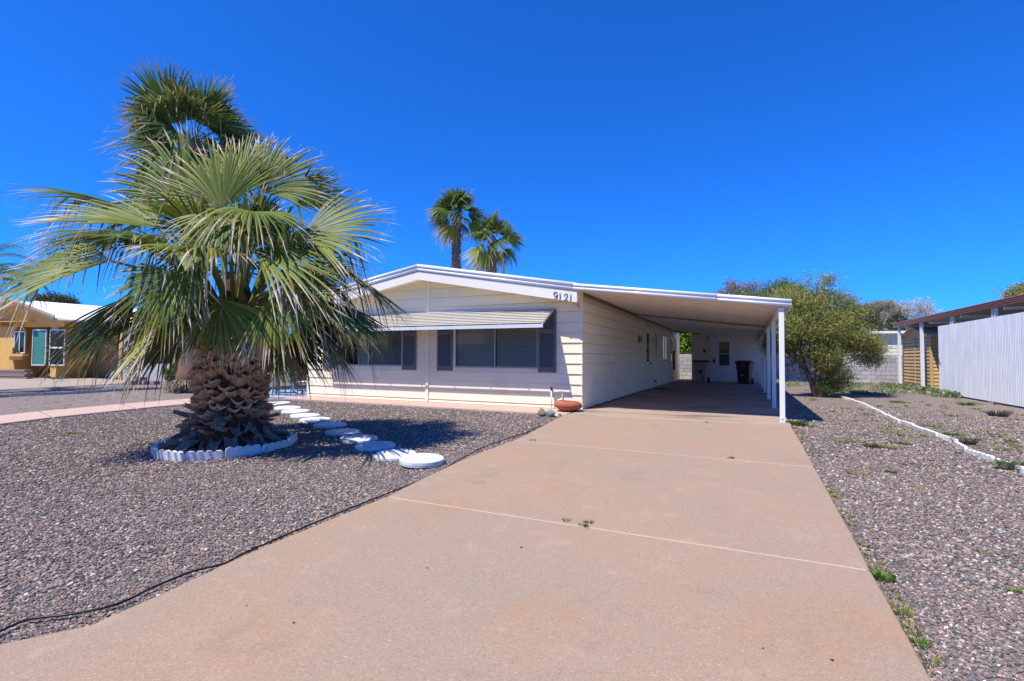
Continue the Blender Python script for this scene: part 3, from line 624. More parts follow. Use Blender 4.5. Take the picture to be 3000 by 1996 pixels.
def brfront(o):
    b=B().prism([(-.2,-.315,.70),(.1,-.315,.70),(.13,-.28,.05),(-.19,-.28,.05)],(0,.04,0)); b.make('front_recess_panel',M_recess,o,bevel=.006)
    box('lift_bar',-.12,.03,-.335,-.31,.42,.44,M_wmet,o); box('grip_recess',-.12,.02,-.32,-.305,.46,.54,M_blk,o)
    t=B()
    for i in range(7): x=-.085+i*.024; t.box(x,x+.016,-.363,-.3595,.885,.905 if i in(0,3) else .9)
    t.make('lettering_print',M_wtxt,o)
P=G(2074,1121.5); bin_('trash_bin',1.47,15.75,R_(-8),M_tanbin,M_blk,'tan wheeled bin with black lid left of the storage room door',tanfront)
bin_('trash_bin',3.46,15.3,R_(-14),M_brbin,mat('brown bin lid',(.035,.03,.04),(.05,.045,.055),5,.35),'dark brown wheeled bin right of the storage room door',brfront)

# ------------------------------------------------------------------ corner things: planter, rocks, tap
pl=B().lathe([(.12,0),(.2,.01),(.285,.07),(.315,.12),(.305,.165),(.27,.205),(.225,.225),(.2,.222),(.2,.205),(.24,.18),(.26,.12),(.2,.03),(.01,.02)],seg=48)
o=pl.make('planter_bowl',M_terra,smooth=True); Pp=G(1664,1204); o.location=(Pp.x,Pp.y,0.0); o.rotation_euler=(R_(-3),R_(2),0); tag(o,'low round terracotta planter bowl at the front corner of the house','planter')
def rock(name,px,py,sx,sy,sz,m,label,seed,group=None):
    bm=bmesh.new(); bmesh.ops.create_icosphere(bm,subdivisions=3,radius=1); r=random.Random(seed)
    cuts=[(Vector((r.uniform(-1,1),r.uniform(-1,1),r.uniform(-.4,1))).normalized(),r.uniform(.55,.9)) for _ in range(9)]
    for v_ in bm.verts:
        for n_,d_ in cuts:
            q=v_.co.dot(n_)-d_
            if q>0: v_.co-=n_*q
        v_.co.x*=sx; v_.co.y*=sy; v_.co.z*=sz
    me=bpy.data.meshes.new(name); bm.to_mesh(me); bm.free(); me.materials.append(m); me.polygons.foreach_set('use_smooth',[True]*len(me.polygons))
    P=G(px,py); o=link(name,me); o.location=(P.x,P.y,gz(P.y)+sz*.55-.02); return tag(o,label,'rock',group)
rock('rock',1588,1213,.105,.1,.1,M_rock1,'brown pitted rock at the walkway corner','3')
rock('rock',1613,1216,.1,.09,.085,M_rock2,'smooth grey-green rock between the brown rock and the pebbles','8')
rock('rock',1631,1217,.045,.04,.03,M_rock3,'small pale pebble rock beside the grey-green rock','12')
rock('rock',1640,1213,.03,.03,.025,M_rock2,'tiny grey pebble rock nearest the terracotta planter','21')
tp=empty('garden_tap','white standpipe with dark tap and short green hose at the house corner','tap',(-.70,-.14,0))
def loc(o): return under(o,tp)
loc(B().tube([(-.71,-.12,-.02),(-.71,-.12,.42)],.016,10).make('pipe',M_trim,None,smooth=True)); loc(B().tube([(-.46,-.05,0.0),(-.46,-.05,.40),(-.71,-.12,.405)],.014,8).make('pipe',M_trim,None,smooth=True))
b=B().tube([(-.71,-.12,.42),(-.71,-.12,.49)],.02,8).tube([(-.71,-.12,.45),(-.66,-.17,.44),(-.655,-.18,.41)],.016,8).tube([(-.745,-.12,.49),(-.675,-.12,.49)],.008,6).tube([(-.71,-.155,.49),(-.71,-.085,.49)],.008,6)
loc(b.make('tap_valve',M_blk,None)); loc(B().tube([(-.655,-.18,.42),(-.63,-.2,.3),(-.55,-.24,.15),(-.48,-.27,.1),(-.5,-.26,.03)],.012,8).make('hose',M_ghose,None,smooth=True))
# black hose along the edge of the driveway, then along the side wall
HP=[(-60,1862),(0,1838),(88,1803),(214,1787.6),(343.7,1759),(462,1705.5),(565,1665),(657,1642),(725,1608),(900,1534),(1010,1489),(1130,1442),(1238,1399),(1296,1371),(1354,1338),(1412,1308),(1475,1285),(1537,1265),(1573,1249),(1609,1238),(1627,1229)]
pts=[]
for p in HP: q=G(*p); pts.append(Vector((q.x,q.y,gz(q.y)-.022)))
def cat(pts,n=6):
    out=[]
    for i in range(len(pts)-1):
        p0,p1,p2,p3=pts[max(i-1,0)],pts[i],pts[i+1],pts[min(i+2,len(pts)-1)]
        for k in range(n):
            t=k/n; out.append(.5*((2*p1)+(p2-p0)*t+(2*p0-5*p1+4*p2-p3)*t*t+(3*p1-p0-3*p2+p3)*t**3))
    return out+[pts[-1]]
tag(B().tube(cat(pts),.0075,6).make('black_cable',M_tire,None,smooth=True),'thin black irrigation cable lying on gravel along the driveway edge','cable')
pts=[Vector((.10+.03*math.sin(i*2.3),.15+i*.35,.012)) for i in range(24)]
tag(B().tube(cat(pts,4),.02,6).make('black_hose',M_tire,None,smooth=True),'black hose lying along the foot of the side wall under the carport','hose')
tag(B().box(.25,.75,8.9,9.35,.004,.03).make('door_mat',M_blk,None,bevel=.008),'black mat on the carport floor below the nearest side door','mat')

# ------------------------------------------------------------------ scalloped edging
def scallop(n,w_,h,th,m,name='scallop_edging',peak=.35):
    b=B(); top=[]
    for k in range(n):
        for t in np.linspace(0,math.pi,7): top.append(((k+.5)*w_-math.cos(t)*w_*.5-n*w_/2,h*(1-peak)+math.sin(t)*h*peak))
    poly=[(-n*w_/2,-.04)]+top+[(n*w_/2,-.04)]
    v=[(x,-th/2,z) for x,z in poly]+[(x,th/2,z) for x,z in poly]; L=len(poly)
    f=[]
    for i in range(1,L-2): f+= [(0,i,i+1)] if False else []
    # fans per column so the outline stays exact
    me=bpy.data.meshes.new(name)
    vv=[];ff=[]
    for x,z in top: vv+=[(x,-th/2,-.04),(x,-th/2,z),(x,th/2,z),(x,th/2,-.04)]
    for i in range(len(top)-1):
        a=i*4;c=(i+1)*4
        if abs(top[i][0]-top[i+1][0])<1e-6: continue
        ff+=[(a,c,c+1,a+1),(a+1,c+1,c+2,a+2),(a+2,c+2,c+3,a+3)]
    e=(len(top)-1)*4; ff+=[(0,1,2,3),(e+3,e+2,e+1,e)]
    me.from_pydata(vv,[],ff); me.materials.append(m); return me
def place(me,name,P,ang,label,cat_,group,tilt=0):
    o=link(name,me); o.location=P; o.rotation_euler=(tilt,0,ang); return tag(o,label,cat_,group)
# ring round the palm
RC=(-3.95,-6.05); RR=.93
PALM=Vector((RC[0]-.02,RC[1]+.02,gz(RC[1])-.05))
ONES=['','first','second','third','fourth','fifth','sixth','seventh','eighth','ninth','tenth','eleventh','twelfth','thirteenth','fourteenth','fifteenth','sixteenth','seventeenth','eighteenth','nineteenth','twentieth']
def ordn(k):
    return ONES[k] if k<=20 else ('twenty-'+ONES[k-20] if k<30 else 'thirtieth' if k==30 else 'thirty-'+ONES[k-30])
me4=scallop(4,.118,.135,.045,M_edge); me3=scallop(3,.118,.135,.045,M_edge)
ring_n=12
for k in range(ring_n):
    a=2*math.pi*k/ring_n+R_(8)+rnd.uniform(-.03,.03); rr=RR*(1+.04*math.sin(3*a))
    x,y=RC[0]+rr*math.cos(a),RC[1]+rr*math.sin(a)
    d=(Vector((x,y,0))-Vector((CAM.x,CAM.y,0))).length
    px=(ROT.transposed()@(Vector((x,y,-.2))-CAM)); side='left' if px.x/-px.z*F+CX<600 else ('right' if px.x/-px.z*F+CX>730 else 'middle')
    front=((x-RC[0])*FW.x+(y-RC[1])*FW.y)<0
    place(me4,'scallop_edging',(x,y,gz(y)-.055+rnd.uniform(-.012,.012)),a+math.pi/2+rnd.uniform(-.06,.06),
          'RING','edging block','white scalloped edging blocks ringing the big palm',rnd.uniform(-.12,.12))
rg=[o for o in C.objects if o.get('label')=='RING']
fr_=sorted([o for o in rg if (o.location.x-RC[0])*FW.x+(o.location.y-RC[1])*FW.y<0],key=lambda o:o.location.x*RT.x+o.location.y*RT.y)
bk_=sorted([o for o in rg if o not in fr_],key=lambda o:o.location.x*RT.x+o.location.y*RT.y)
for k,o in enumerate(fr_): o['label']='white scalloped edging block, %s from left along the front of the palm ring'%ordn(k+1)
for k,o in enumerate(bk_): o['label']='white scalloped edging block, %s from left along the back of the palm ring'%ordn(k+1)
struct(mesh('palm_bed_soil',[(RC[0]+.9*math.cos(t),RC[1]+.9*math.sin(t),gz(RC[1]+.9*math.sin(t))-.035) for t in np.linspace(0,2*math.pi,24,endpoint=False)],[tuple(range(24))],M_soil))
def line_edging(px,me,width,dz,label,grp,gap=.01):
    P=[G(x,y,dz) for x,y in px]; P=cat(P,5); acc=0; L=[0]
    for a,b in zip(P[:-1],P[1:]): L.append(L[-1]+(b-a).length)
    s=width/2; i=0; out=[]
    while s<L[-1]-width/2:
        while L[i+1]<s: i+=1
        t=(s-L[i])/(L[i+1]-L[i]); q=P[i].lerp(P[i+1],t); d=P[i+1]-P[i]; 
        out.append((q,math.atan2(d.y,d.x))); s+=width+gap
    n=len(out)
    for k,(q,a) in enumerate(out):
        place(me,'scallop_edging',(q.x,q.y,gz(q.y)+dz-.015+rnd.uniform(-.012,.01)),a+rnd.uniform(-.03,.03),label(k,n),'edging block',grp,rnd.uniform(-.15,.15))
me6=scallop(6,.1,.085,.04,M_edge)
def wl(k,n):
    if k==0: return 'white scalloped edging block at the far end of the right-hand line, by the tree'
    if k==n-1: return 'white scalloped edging block nearest the camera in the right-hand line'
    return 'white scalloped edging block, %s from the camera end of the right-hand line'%ordn(n-k)
REP=[(2405,1144),(2438,1157),(2514.5,1182),(2578,1211.5),(2629,1238),(2660,1248),(2718,1270),(2769,1289),(2807,1305.6),(2819,1316),(2866,1337.5),(2922,1358),(2973,1378),(3010,1394),(3090,1430)]
line_edging(REP,me6,.6,-.05,wl,'white scalloped edging crossing the right side gravel')
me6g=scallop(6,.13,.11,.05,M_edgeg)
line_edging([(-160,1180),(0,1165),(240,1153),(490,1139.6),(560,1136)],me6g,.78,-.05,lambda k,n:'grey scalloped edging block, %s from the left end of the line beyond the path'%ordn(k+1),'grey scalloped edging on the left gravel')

# ------------------------------------------------------------------ palms
class Leaf:
    def __init__(s): s.v=[];s.q=[];s.t=[];s.n=0
    def add(s,v,q,t): s.v.append(v); s.q.append(q+s.n); s.t.append(t); s.n+=len(v)
def fan(hub,axis,normal,R,nseg=44,spread=150,join=.5,droop=.35,steps=7,threads=30,g=None,cup=.25,wild=1.,down=Vector((0,0,-1))):
    g=g or rng; L=Leaf(); hub=np.array(hub); a=np.array(axis,float); a/=np.linalg.norm(a); n=np.array(normal,float); n-=a*(n@a); n/=np.linalg.norm(n); s=np.cross(a,n); dn=np.array(down)
    dth=R_(spread)/nseg
    for i in range(nseg):
        th=-R_(spread)/2+(i+.5)*dth+g.normal(0,.012*wild); u=th/(R_(spread)/2)
        d=math.cos(th)*a+math.sin(th)*s
        Ls=R*(.78+.22*math.cos(th*.9))*g.uniform(.9,1.06)
        side=-math.sin(th)*a+math.cos(th)*s
        fold=.5 if i%2 else -.5
        t=np.linspace(0.03,1,steps+1); t=np.concatenate([t[:-1],[.94,1.]]) if False else t
        wj=Ls*join*math.tan(dth/2)*1.15
        dr=droop*g.uniform(.6,1.5); kink=g.random()<.26*wild; tk=g.uniform(.55,.8)
        V=[];T=[]
        for k,tt in enumerate(t):
            w_=Ls*tt*math.tan(dth/2)*1.12 if tt<join else wj*max(.0,1-((tt-join)/(1-join))**1.35)*.98+.0008
            fall=dr*Ls*max(0,tt-.3)**2*1.1
            if kink and tt>tk: fall+=(tt-tk)*Ls*1.1
            c=hub+d*Ls*(tt-(.55*(tt-tk) if kink and tt>tk else 0))+n*(cup*Ls*(abs(u)**2)*tt*.5)+dn*fall
            fm=n*w_*.9*(1 if tt<join else .8)
            V+= [c-side*w_,c+fm,c+side*w_]; T+=[tt]*3
        V=np.array(V); q=[]
        for k in range(len(t)-1):
            b=k*3; q+=[(b,b+1,b+4,b+3),(b+1,b+2,b+5,b+4)]
        L.add(V,np.array(q),np.array(T))
    for i in range(threads):        # pale curling fibres torn from the segment edges
        th=g.uniform(-.5,.5)*R_(spread); d=math.cos(th)*a+math.sin(th)*s; r0=R*g.uniform(.55,.97); p=hub+d*r0+dn*droop*R*max(0,r0/R-.3)**2+n*.01
        ln=g.uniform(.12,.38)*R*.5; dirv=d*g.uniform(.2,.8)+g.normal(0,.4,3)+dn*g.uniform(.1,.7); dirv/=np.linalg.norm(dirv); sd=np.cross(dirv,g.normal(0,1,3)); sd/=np.linalg.norm(sd); w_=.0022
        V=[];T=[]
        cur=p.copy()
        for k in range(5):
            V+=[cur-sd*w_,cur+sd*w_]; T+=[1.3]*2; dirv=dirv+dn*.28+g.normal(0,.22,3); dirv/=np.linalg.norm(dirv); cur=cur+dirv*ln/4
        L.add(np.array(V),np.array([(k*2,k*2+1,k*2+3,k*2+2) for k in range(4)]),np.array(T))
    return np.concatenate(L.v),np.concatenate(L.q),np.concatenate(L.t)
def petiole(p0,p1,parent,r0=.035,r1=.014,sag=.06,m=M_pet,thorn=False,out=None):
    p0,p1=Vector(p0),Vector(p1); o_=out or Vector((0,0,1)); pts=[]
    for k in range(8):
        t=k/7; pts.append(p0.lerp(p1,t)+o_*sag*math.sin(math.pi*t)*(p1-p0).length)
    o=B().tube(pts,[r0+(r1-r0)*k/7 for k in range(8)],6).make('petiole',m,parent,smooth=True)
    if thorn:
        tt=B(); ax=(p1-p0).normalized(); sd=ax.cross(FW).normalized()
        for k in range(40):
            t=k/40; i=t*7; q=pts[int(i)].lerp(pts[min(int(i)+1,7)],i-int(i)); r=r0+(r1-r0)*t
            for s_ in (-1,1):
                c=q+sd*s_*r; tt.add([c-ax*.012,c+ax*.012,c+sd*s_*.014+ax*.006],[(0,1,2)])
        tt.make('petiole_thorns',M_thorn,parent)
# --- the big palm
PD=(PALM-CAM).dot(FW)
palm=empty('fan_palm','big squat fan palm with shaggy boot-covered trunk inside a white scalloped ring','palm tree',PALM)
core=[(.60,0),(.54,.25),(.46,.5),(.46,.9),(.46,1.3),(.42,1.7),(.34,2.0),(.28,2.3),(.18,2.6),(.05,2.75)]
lean=lambda z: Vector((RT.x,RT.y,0))*(.02*z+.03)
def radius(z): return float(np.interp(z,[c[1] for c in core],[c[0] for c in core]))
b=B(); b.tube([PALM+lean(z)+Vector((0,0,z)) for r,z in core],[r*.93 for r,z in core],24); under(b.make('trunk',M_fib,None,smooth=True),palm)
def bootmesh(L,w0,w1,curl,thick,face,seed,m,jag=.0):
    r=random.Random(seed); nu,nv=5,5; top=[];
    v=[];t=[]
    for side_ in (0,1):
        for j in range(nv+1):
            tt=j/nv; wdt=w0+(w1-w0)*tt; 
            for i in range(nu+1):
                u=i/nu*2-1; x=u*wdt/2; cup=(u*u)*wdt*.28
                y=L*tt+ (r.uniform(-jag,jag)*L if j==nv else 0)
                z=curl*tt*tt*L+cup-(thick*(1-.35*abs(u)) if side_ else 0)
                v.append((x,y,z)); t.append(1.0 if (j==nv and face) else (.35 if (face and j==nv-1 and not side_) else 0.0))
    n1=nu+1; f=[]; off=(nv+1)*n1
    for j in range(nv):
        for i in range(nu):
            a=j*n1+i; f.append((a,a+1,a+n1+1,a+n1)); a+=off; f.append((a,a+n1,a+n1+1,a+1))
    for i in range(nu): a=nv*n1+i; f.append((a,a+1,a+1+off,a+off))
    for j in range(nv):
        a=j*n1; f.append((a,a+n1,a+n1+off,a+off)); a=j*n1+nu; f.append((a,a+off,a+n1+off,a+n1))
    # duplicate the cut face so that only it takes the fresh colour
    me=bpy.data.meshes.new('leaf_base'); me.from_pydata(v,[],f); me.materials.append(m)
    at=me.attributes.new('tip','FLOAT','POINT'); at.data.foreach_set('value',t); return me
up_b=[bootmesh(rnd.uniform(.15,.21),rnd.uniform(.22,.28),rnd.uniform(.15,.2),rnd.uniform(-.1,.2),rnd.uniform(.035,.06),True,i,M_boot,.06) for i in range(7)]
lo_b=[bootmesh(rnd.uniform(.24,.42),rnd.uniform(.16,.2),rnd.uniform(.09,.15),rnd.uniform(-.5,.25),.014,False,i+20,M_bootg,.12) for i in range(8)]
nb=300
for k in range(nb):
    u=k/nb; z=.03+2.15*u**1.18; ang=k*2.39996+rnd.uniform(-.12,.12); r=radius(z)*.9
    low=z<.5+rnd.uniform(-.1,.12)
    if low: el=R_(rnd.uniform(-58,8)+(z-.2)*50); me=rnd.choice(lo_b); sc=rnd.uniform(.7,1.15)
    else: el=R_(np.interp(z,[.4,.9,1.5,2.2],[8,24,38,60])+rnd.uniform(-15,15)); me=rnd.choice(up_b); sc=rnd.uniform(.72,1.2)*(1.0 if z<1.6 else .8)
    o=bpy.data.objects.new('leaf_base',me); C.objects.link(o)
    base=PALM+lean(z)+Vector((math.cos(ang)*(r-.03),math.sin(ang)*(r-.03),z))
    outd=Vector((math.cos(ang),math.sin(ang),0)); ax=outd*math.cos(el)+Vector((0,0,1))*math.sin(el); sd=Vector((0,0,1)).cross(outd); nn=ax.cross(sd)*-1
    if nn.z<0 and el<R_(80): pass
    X=sd*-1; Yv=ax; Zv=X.cross(Yv)
    tw=rnd.uniform(-.5,.5) if low else rnd.uniform(-.35,.35)
    Mx=Matrix((X,Yv,Zv)).transposed().to_4x4()@Matrix.Rotation(tw,4,'Y')@Matrix.Diagonal((sc,sc,sc,1))
    Mx=Matrix.Translation(base-PALM)@Mx
    o.parent=palm; o.matrix_local=Mx
# loose fibres and twigs between the boots
tw=B()
for k in range(520):
    z=rnd.uniform(.02,2.1); a=rnd.uniform(0,6.28); r=radius(z)+.02; p=PALM+lean(z)+Vector((math.cos(a)*r,math.sin(a)*r,z)); q=p+Vector((math.cos(a)*rnd.uniform(.03,.16),math.sin(a)*rnd.uniform(.03,.16),rnd.uniform(-.18,.08)))+Vector((rnd.uniform(-.08,.08),rnd.uniform(-.08,.08),0))
    tw.tube([p,p.lerp(q,.5)+Vector((0,0,.015)),q],[.004,.003,.0015],3,False)
o=tw.make('trunk_fibres',mat('straw fibre',(.2,.13,.08),(.4,.31,.22),20,.9),None); under(o,palm); o['kind']='stuff'
CR=PALM+lean(2.3)+Vector((0,0,2.25))
def frond(hub,tip,spread,droop=.3,m=M_frond,nseg=42,threads=64,R=None,cup=.22,face=None,thorn=False,join=.56):
    a=Vector(tip)-Vector(hub); Rl=R or a.length; out=Vector(hub)-CR; oz=Vector((out.x,out.y,0)); oz=oz.normalized() if oz.length>.05 else Vector((0,0,1))
    ref=(face.normalized() if face else (Vector((0,0,1))*1.0+oz*.8))
    V,q,t=fan(hub,a,ref,Rl,nseg,spread,join=join,droop=droop,threads=threads,cup=cup)
    o=npmesh('frond',V-np.array(PALM),q,m,palm,t)
    p0=CR+Vector((0,0,-.3))+oz*.12
    pe=petiole(p0-PALM,Vector(hub)-PALM,o,.042,.017,.10,thorn=thorn); return o
tocam=-FW
FR=[((650,610),7.95,(615,385),8.2,150,.18,M_frond,tocam*1.0+Vector((0,0,.2))),
 ((490,672),7.45,(130,575),7.2,92,.22,M_frond,tocam*.5+Vector((0,0,1))),
 ((325,765),7.05,(-70,800),6.7,105,.3,M_frond,tocam*.8+Vector((0,0,1))),
 ((515,795),6.85,(390,985),6.5,172,.22,M_frond,tocam+Vector((0,0,.5))),
 ((805,855),7.0,(965,990),6.8,150,.2,M_frond,tocam+Vector((0,0,.5))),
 ((735,728),7.2,(1085,800),7.0,92,.42,M_frond,None),
 ((885,690),7.65,(1165,625),7.7,118,.25,M_frond,tocam+Vector((0,0,.8))),
 ((760,560),8.05,(955,425),8.3,125,.3,M_frond,tocam+Vector((0,0,.3))),
 ((665,640),7.1,(590,700),6.4,150,.75,M_frond,None),
 ((740,620),7.3,(830,640),6.6,150,.7,M_frond,None),
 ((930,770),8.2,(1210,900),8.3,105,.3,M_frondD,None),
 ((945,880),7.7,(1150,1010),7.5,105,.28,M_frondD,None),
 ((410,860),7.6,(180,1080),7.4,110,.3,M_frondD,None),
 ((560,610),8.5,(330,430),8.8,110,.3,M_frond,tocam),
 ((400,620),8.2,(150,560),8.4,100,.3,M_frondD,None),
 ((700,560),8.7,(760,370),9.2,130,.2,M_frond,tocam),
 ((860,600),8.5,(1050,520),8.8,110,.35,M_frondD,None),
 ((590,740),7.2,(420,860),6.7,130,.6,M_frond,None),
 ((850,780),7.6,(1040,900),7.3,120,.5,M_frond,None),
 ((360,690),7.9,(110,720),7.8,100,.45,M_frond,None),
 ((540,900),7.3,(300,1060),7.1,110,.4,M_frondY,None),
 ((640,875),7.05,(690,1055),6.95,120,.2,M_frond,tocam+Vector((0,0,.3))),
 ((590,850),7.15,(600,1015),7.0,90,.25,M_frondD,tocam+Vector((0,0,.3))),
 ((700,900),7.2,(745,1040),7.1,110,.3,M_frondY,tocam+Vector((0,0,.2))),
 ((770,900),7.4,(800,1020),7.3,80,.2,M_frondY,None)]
for i,(h,hd,t,td,sp,dr,m,fc) in enumerate(FR): frond(D(*h,hd),D(*t,td),sp,dr,m,face=fc,thorn=(i in (0,4,5,9,12,6)),nseg=46 if sp>=140 else 40)
for k in range(26):              # the rest of the crown, mostly behind
    az=k*2.4+.5; elv=R_([75,50,30,12,-5,-22][k%6]+rnd.uniform(-8,8)); dv=Vector((math.cos(az)*math.cos(elv),math.sin(az)*math.cos(elv),math.sin(elv)))
    if dv.dot(FW)<-.1 and dv.z<.35: dv=dv-FW*dv.dot(FW)*1.7; dv.normalize()
    hub=CR+dv*rnd.uniform(.85,1.15); tipd=(dv*1.0+Vector((0,0,-.35))).normalized(); frond(hub,hub+tipd*rnd.uniform(1.1,1.3),rnd.uniform(110,150),rnd.uniform(.3,.6),rnd.choice([M_frond,M_frondD,M_frond]),nseg=34,threads=22)
for k in range(2):               # dead or dying leaves folded down against the boots
    az=.6+k*.9; dv=Vector((math.cos(az),math.sin(az),-.15)); hub=CR+dv*rnd.uniform(.5,.7)+Vector((0,0,-.45)); frond(hub,hub+Vector((dv.x*.35,dv.y*.35,-.85))*1.0,70,.1,rnd.choice([M_dead,M_frondD,M_frondY]),nseg=22,threads=26)
for k in range(3):               # young spear leaves
    b=B().tube([CR+Vector((0,0,-.1)),CR+Vector((.05*k-.05,.04*k,.9+.15*k))],[.03,.006],6); under(b.make('spear_leaf',M_pet,None),palm)

def simple_palm(name,label,base,height,trunk,crownR,nfr,leafset,trunk_m,seed,leanv=Vector((0,0,0)),skirt=False,boots=False,els=None):
    o=empty(name,label,'palm tree',base); r=random.Random(seed)
    prof=[]; n=14
    for k in range(n+1): t=k/n; prof.append((trunk*(1.0-.35*t+(.35*(1-t)**6)),t*height))
    b=B(); b.tube([Vector((0,0,z))+leanv*(z/height)**1.5 for _,z in prof],[q*.5 for q,_ in prof],18); b.make('trunk',trunk_m,o,smooth=True)
    if boots:
        bb=B()
        for k in range(int(height*38)):
            z=k/38; a=k*2.4; rr=np.interp(z,[q[1] for q in prof],[q[0]*.5 for q in prof]); c=Vector((math.cos(a)*rr*.92,math.sin(a)*rr*.92,z))+leanv*(z/height)**1.5; od=Vector((math.cos(a),math.sin(a),0)); sd=Vector((-od.y,od.x,0))
            s_=trunk*.11; tipz=c+od*trunk*.13+Vector((0,0,s_*1.6)); bb.add([c-sd*s_,c+sd*s_,tipz+sd*s_*.4,tipz-sd*s_*.4,c-sd*s_+Vector((0,0,-.02))+od*.01,c+sd*s_+od*.01-Vector((0,0,.02))],[(0,1,2,3),(4,3,2,5)])
        q=bb.make('leaf_stubs',trunk_m,o); q['kind']='stuff'
    if skirt:
        sk=B()
        for k in range(200):
            a=r.uniform(0,6.28); z=r.uniform(.02,.5)*(r.random()); rr=trunk*.62; p=Vector((math.cos(a)*rr,math.sin(a)*rr,.42-z*.3)); e=p+Vector((math.cos(a)*r.uniform(.05,.3),math.sin(a)*r.uniform(.05,.3),-r.uniform(.2,.45))); sk.tube([p,p.lerp(e,.5)+Vector((0,0,.03)),e],[.02,.015,.006],3,False)
        q=sk.make('root_skirt',mat('grey root fibre',(.17,.13,.09),(.33,.27,.2),20,.95),o); q['kind']='stuff'
    top=Vector((0,0,height))+leanv
    for k in range(nfr):
        az=k*2.39996+r.uniform(-.2,.2); u=(k+.5)/nfr; el=(els(u) if els else 78-125*u)+r.uniform(-8,8)
        cls=min(range(len(leafset)),key=lambda i:abs(leafset[i][0]-el)); e0,ms=leafset[cls]; me=r.choice(ms)
        q=bpy.data.objects.new('frond',me); C.objects.link(q); q.parent=o; q.location=top+Vector((0,0,-.25*u*trunk*2)); q.rotation_euler=(Matrix.Rotation(az,3,'Z')@Matrix.Rotation(r.uniform(-.35,.35),3,'Y')@Matrix.Rotation(r.uniform(-.9,.9)*(1 if el>-40 else .3),3,'X')).to_euler(); s_=crownR*r.uniform(.8,1.1); q.scale=(s_,s_,s_)
    return o
def leafclass(el,m,n=2,nseg=24,droop=.5,pet=.36,blade=.66,threads=0,spread=150):
    out=[]
    for i in range(n):
        e=R_(el); dv=Vector((math.cos(e),0,math.sin(e))); hub=dv*pet; ax=Vector((math.cos(e-.35),0,math.sin(e-.35)))
        V,q,t=fan(hub,ax,Vector((0,0,1)) if abs(el)<60 else Vector((-1 if el>0 else 1,0,.3)),blade,nseg,spread,droop=droop,steps=6,threads=threads,cup=.3)
        o=npmesh('frond',V,q,m,None,t); me=o.data
        # petiole joined: these crowns are far away
        bm=bmesh.new(); bm.from_mesh(me)
        w_=.012
        a0=[bm.verts.new(p) for p in ((0,-w_,0),(0,w_,0),(hub.x*.5,w_*.7,hub.z*.5+.03),(hub.x*.5,-w_*.7,hub.z*.5+.03),(hub.x,w_*.5,hub.z),(hub.x,-w_*.5,hub.z))]; bm.faces.new((a0[0],a0[1],a0[2],a0[3])); bm.faces.new((a0[3],a0[2],a0[4],a0[5])); bm.to_mesh(me); bm.free()
        bpy.data.objects.remove(o); out.append(me)
    return (el,out)
setN=[leafclass(75,M_frondD,2,26,.15),leafclass(40,M_frondD,3,26,.45),leafclass(8,M_frondD,3,26,.8,spread=140),leafclass(-28,M_frondY,2,24,.7,spread=130),leafclass(-65,M_frondD,2,22,.2,spread=100)]
setT=[leafclass(75,M_frondD,3,34,.12,threads=20),leafclass(42,M_frondD,3,34,.3,threads=26),leafclass(12,M_frondD,3,34,.55,threads=30),leafclass(-25,M_frondD,3,30,.6,threads=30),leafclass(-62,M_dead,3,28,.15,spread=90,threads=30)]
Tb=G(556,1146,-.03); Td=(Tb-CAM).dot(FW)
zt=D(545,405,Td).z
simple_palm('tall_fan_palm','tall fan palm with ringed brown trunk standing behind the big shaggy palm','',0,0,0,0,[],M_fib,0) if False else None
tall=simple_palm('tall_fan_palm','tall fan palm with ringed brown trunk standing behind the big shaggy palm',Tb,zt-Tb.z,.92,2.75,33,setT,M_ptrunk,3,leanv=RT*-.12,skirt=True,els=lambda u:88-135*u**1.35)
for nm,(bx,by),(tx,ty),dep,tr,cr,lab,sd in (('distant_fan_palm',(1345,800),(1338,632),31,.72,2.15,'taller of the two fan palms rising behind the house roof, on the left',11),('distant_fan_palm',(1432,800),(1442,708),29,.70,2.05,'shorter of the two fan palms rising behind the house roof, on the right',17)):
    top=D(tx,ty,dep); lo=D(bx,by,dep); base=Vector((lo.x+(lo.x-top.x)*1.0,lo.y,0)); base.z=-.05
    simple_palm(nm,lab,Vector((top.x,top.y,-.05)),top.z+.05,tr*1.0,cr,25,setN,M_ptrunk2,sd,boots=True,els=lambda u:90-130*u**1.3)
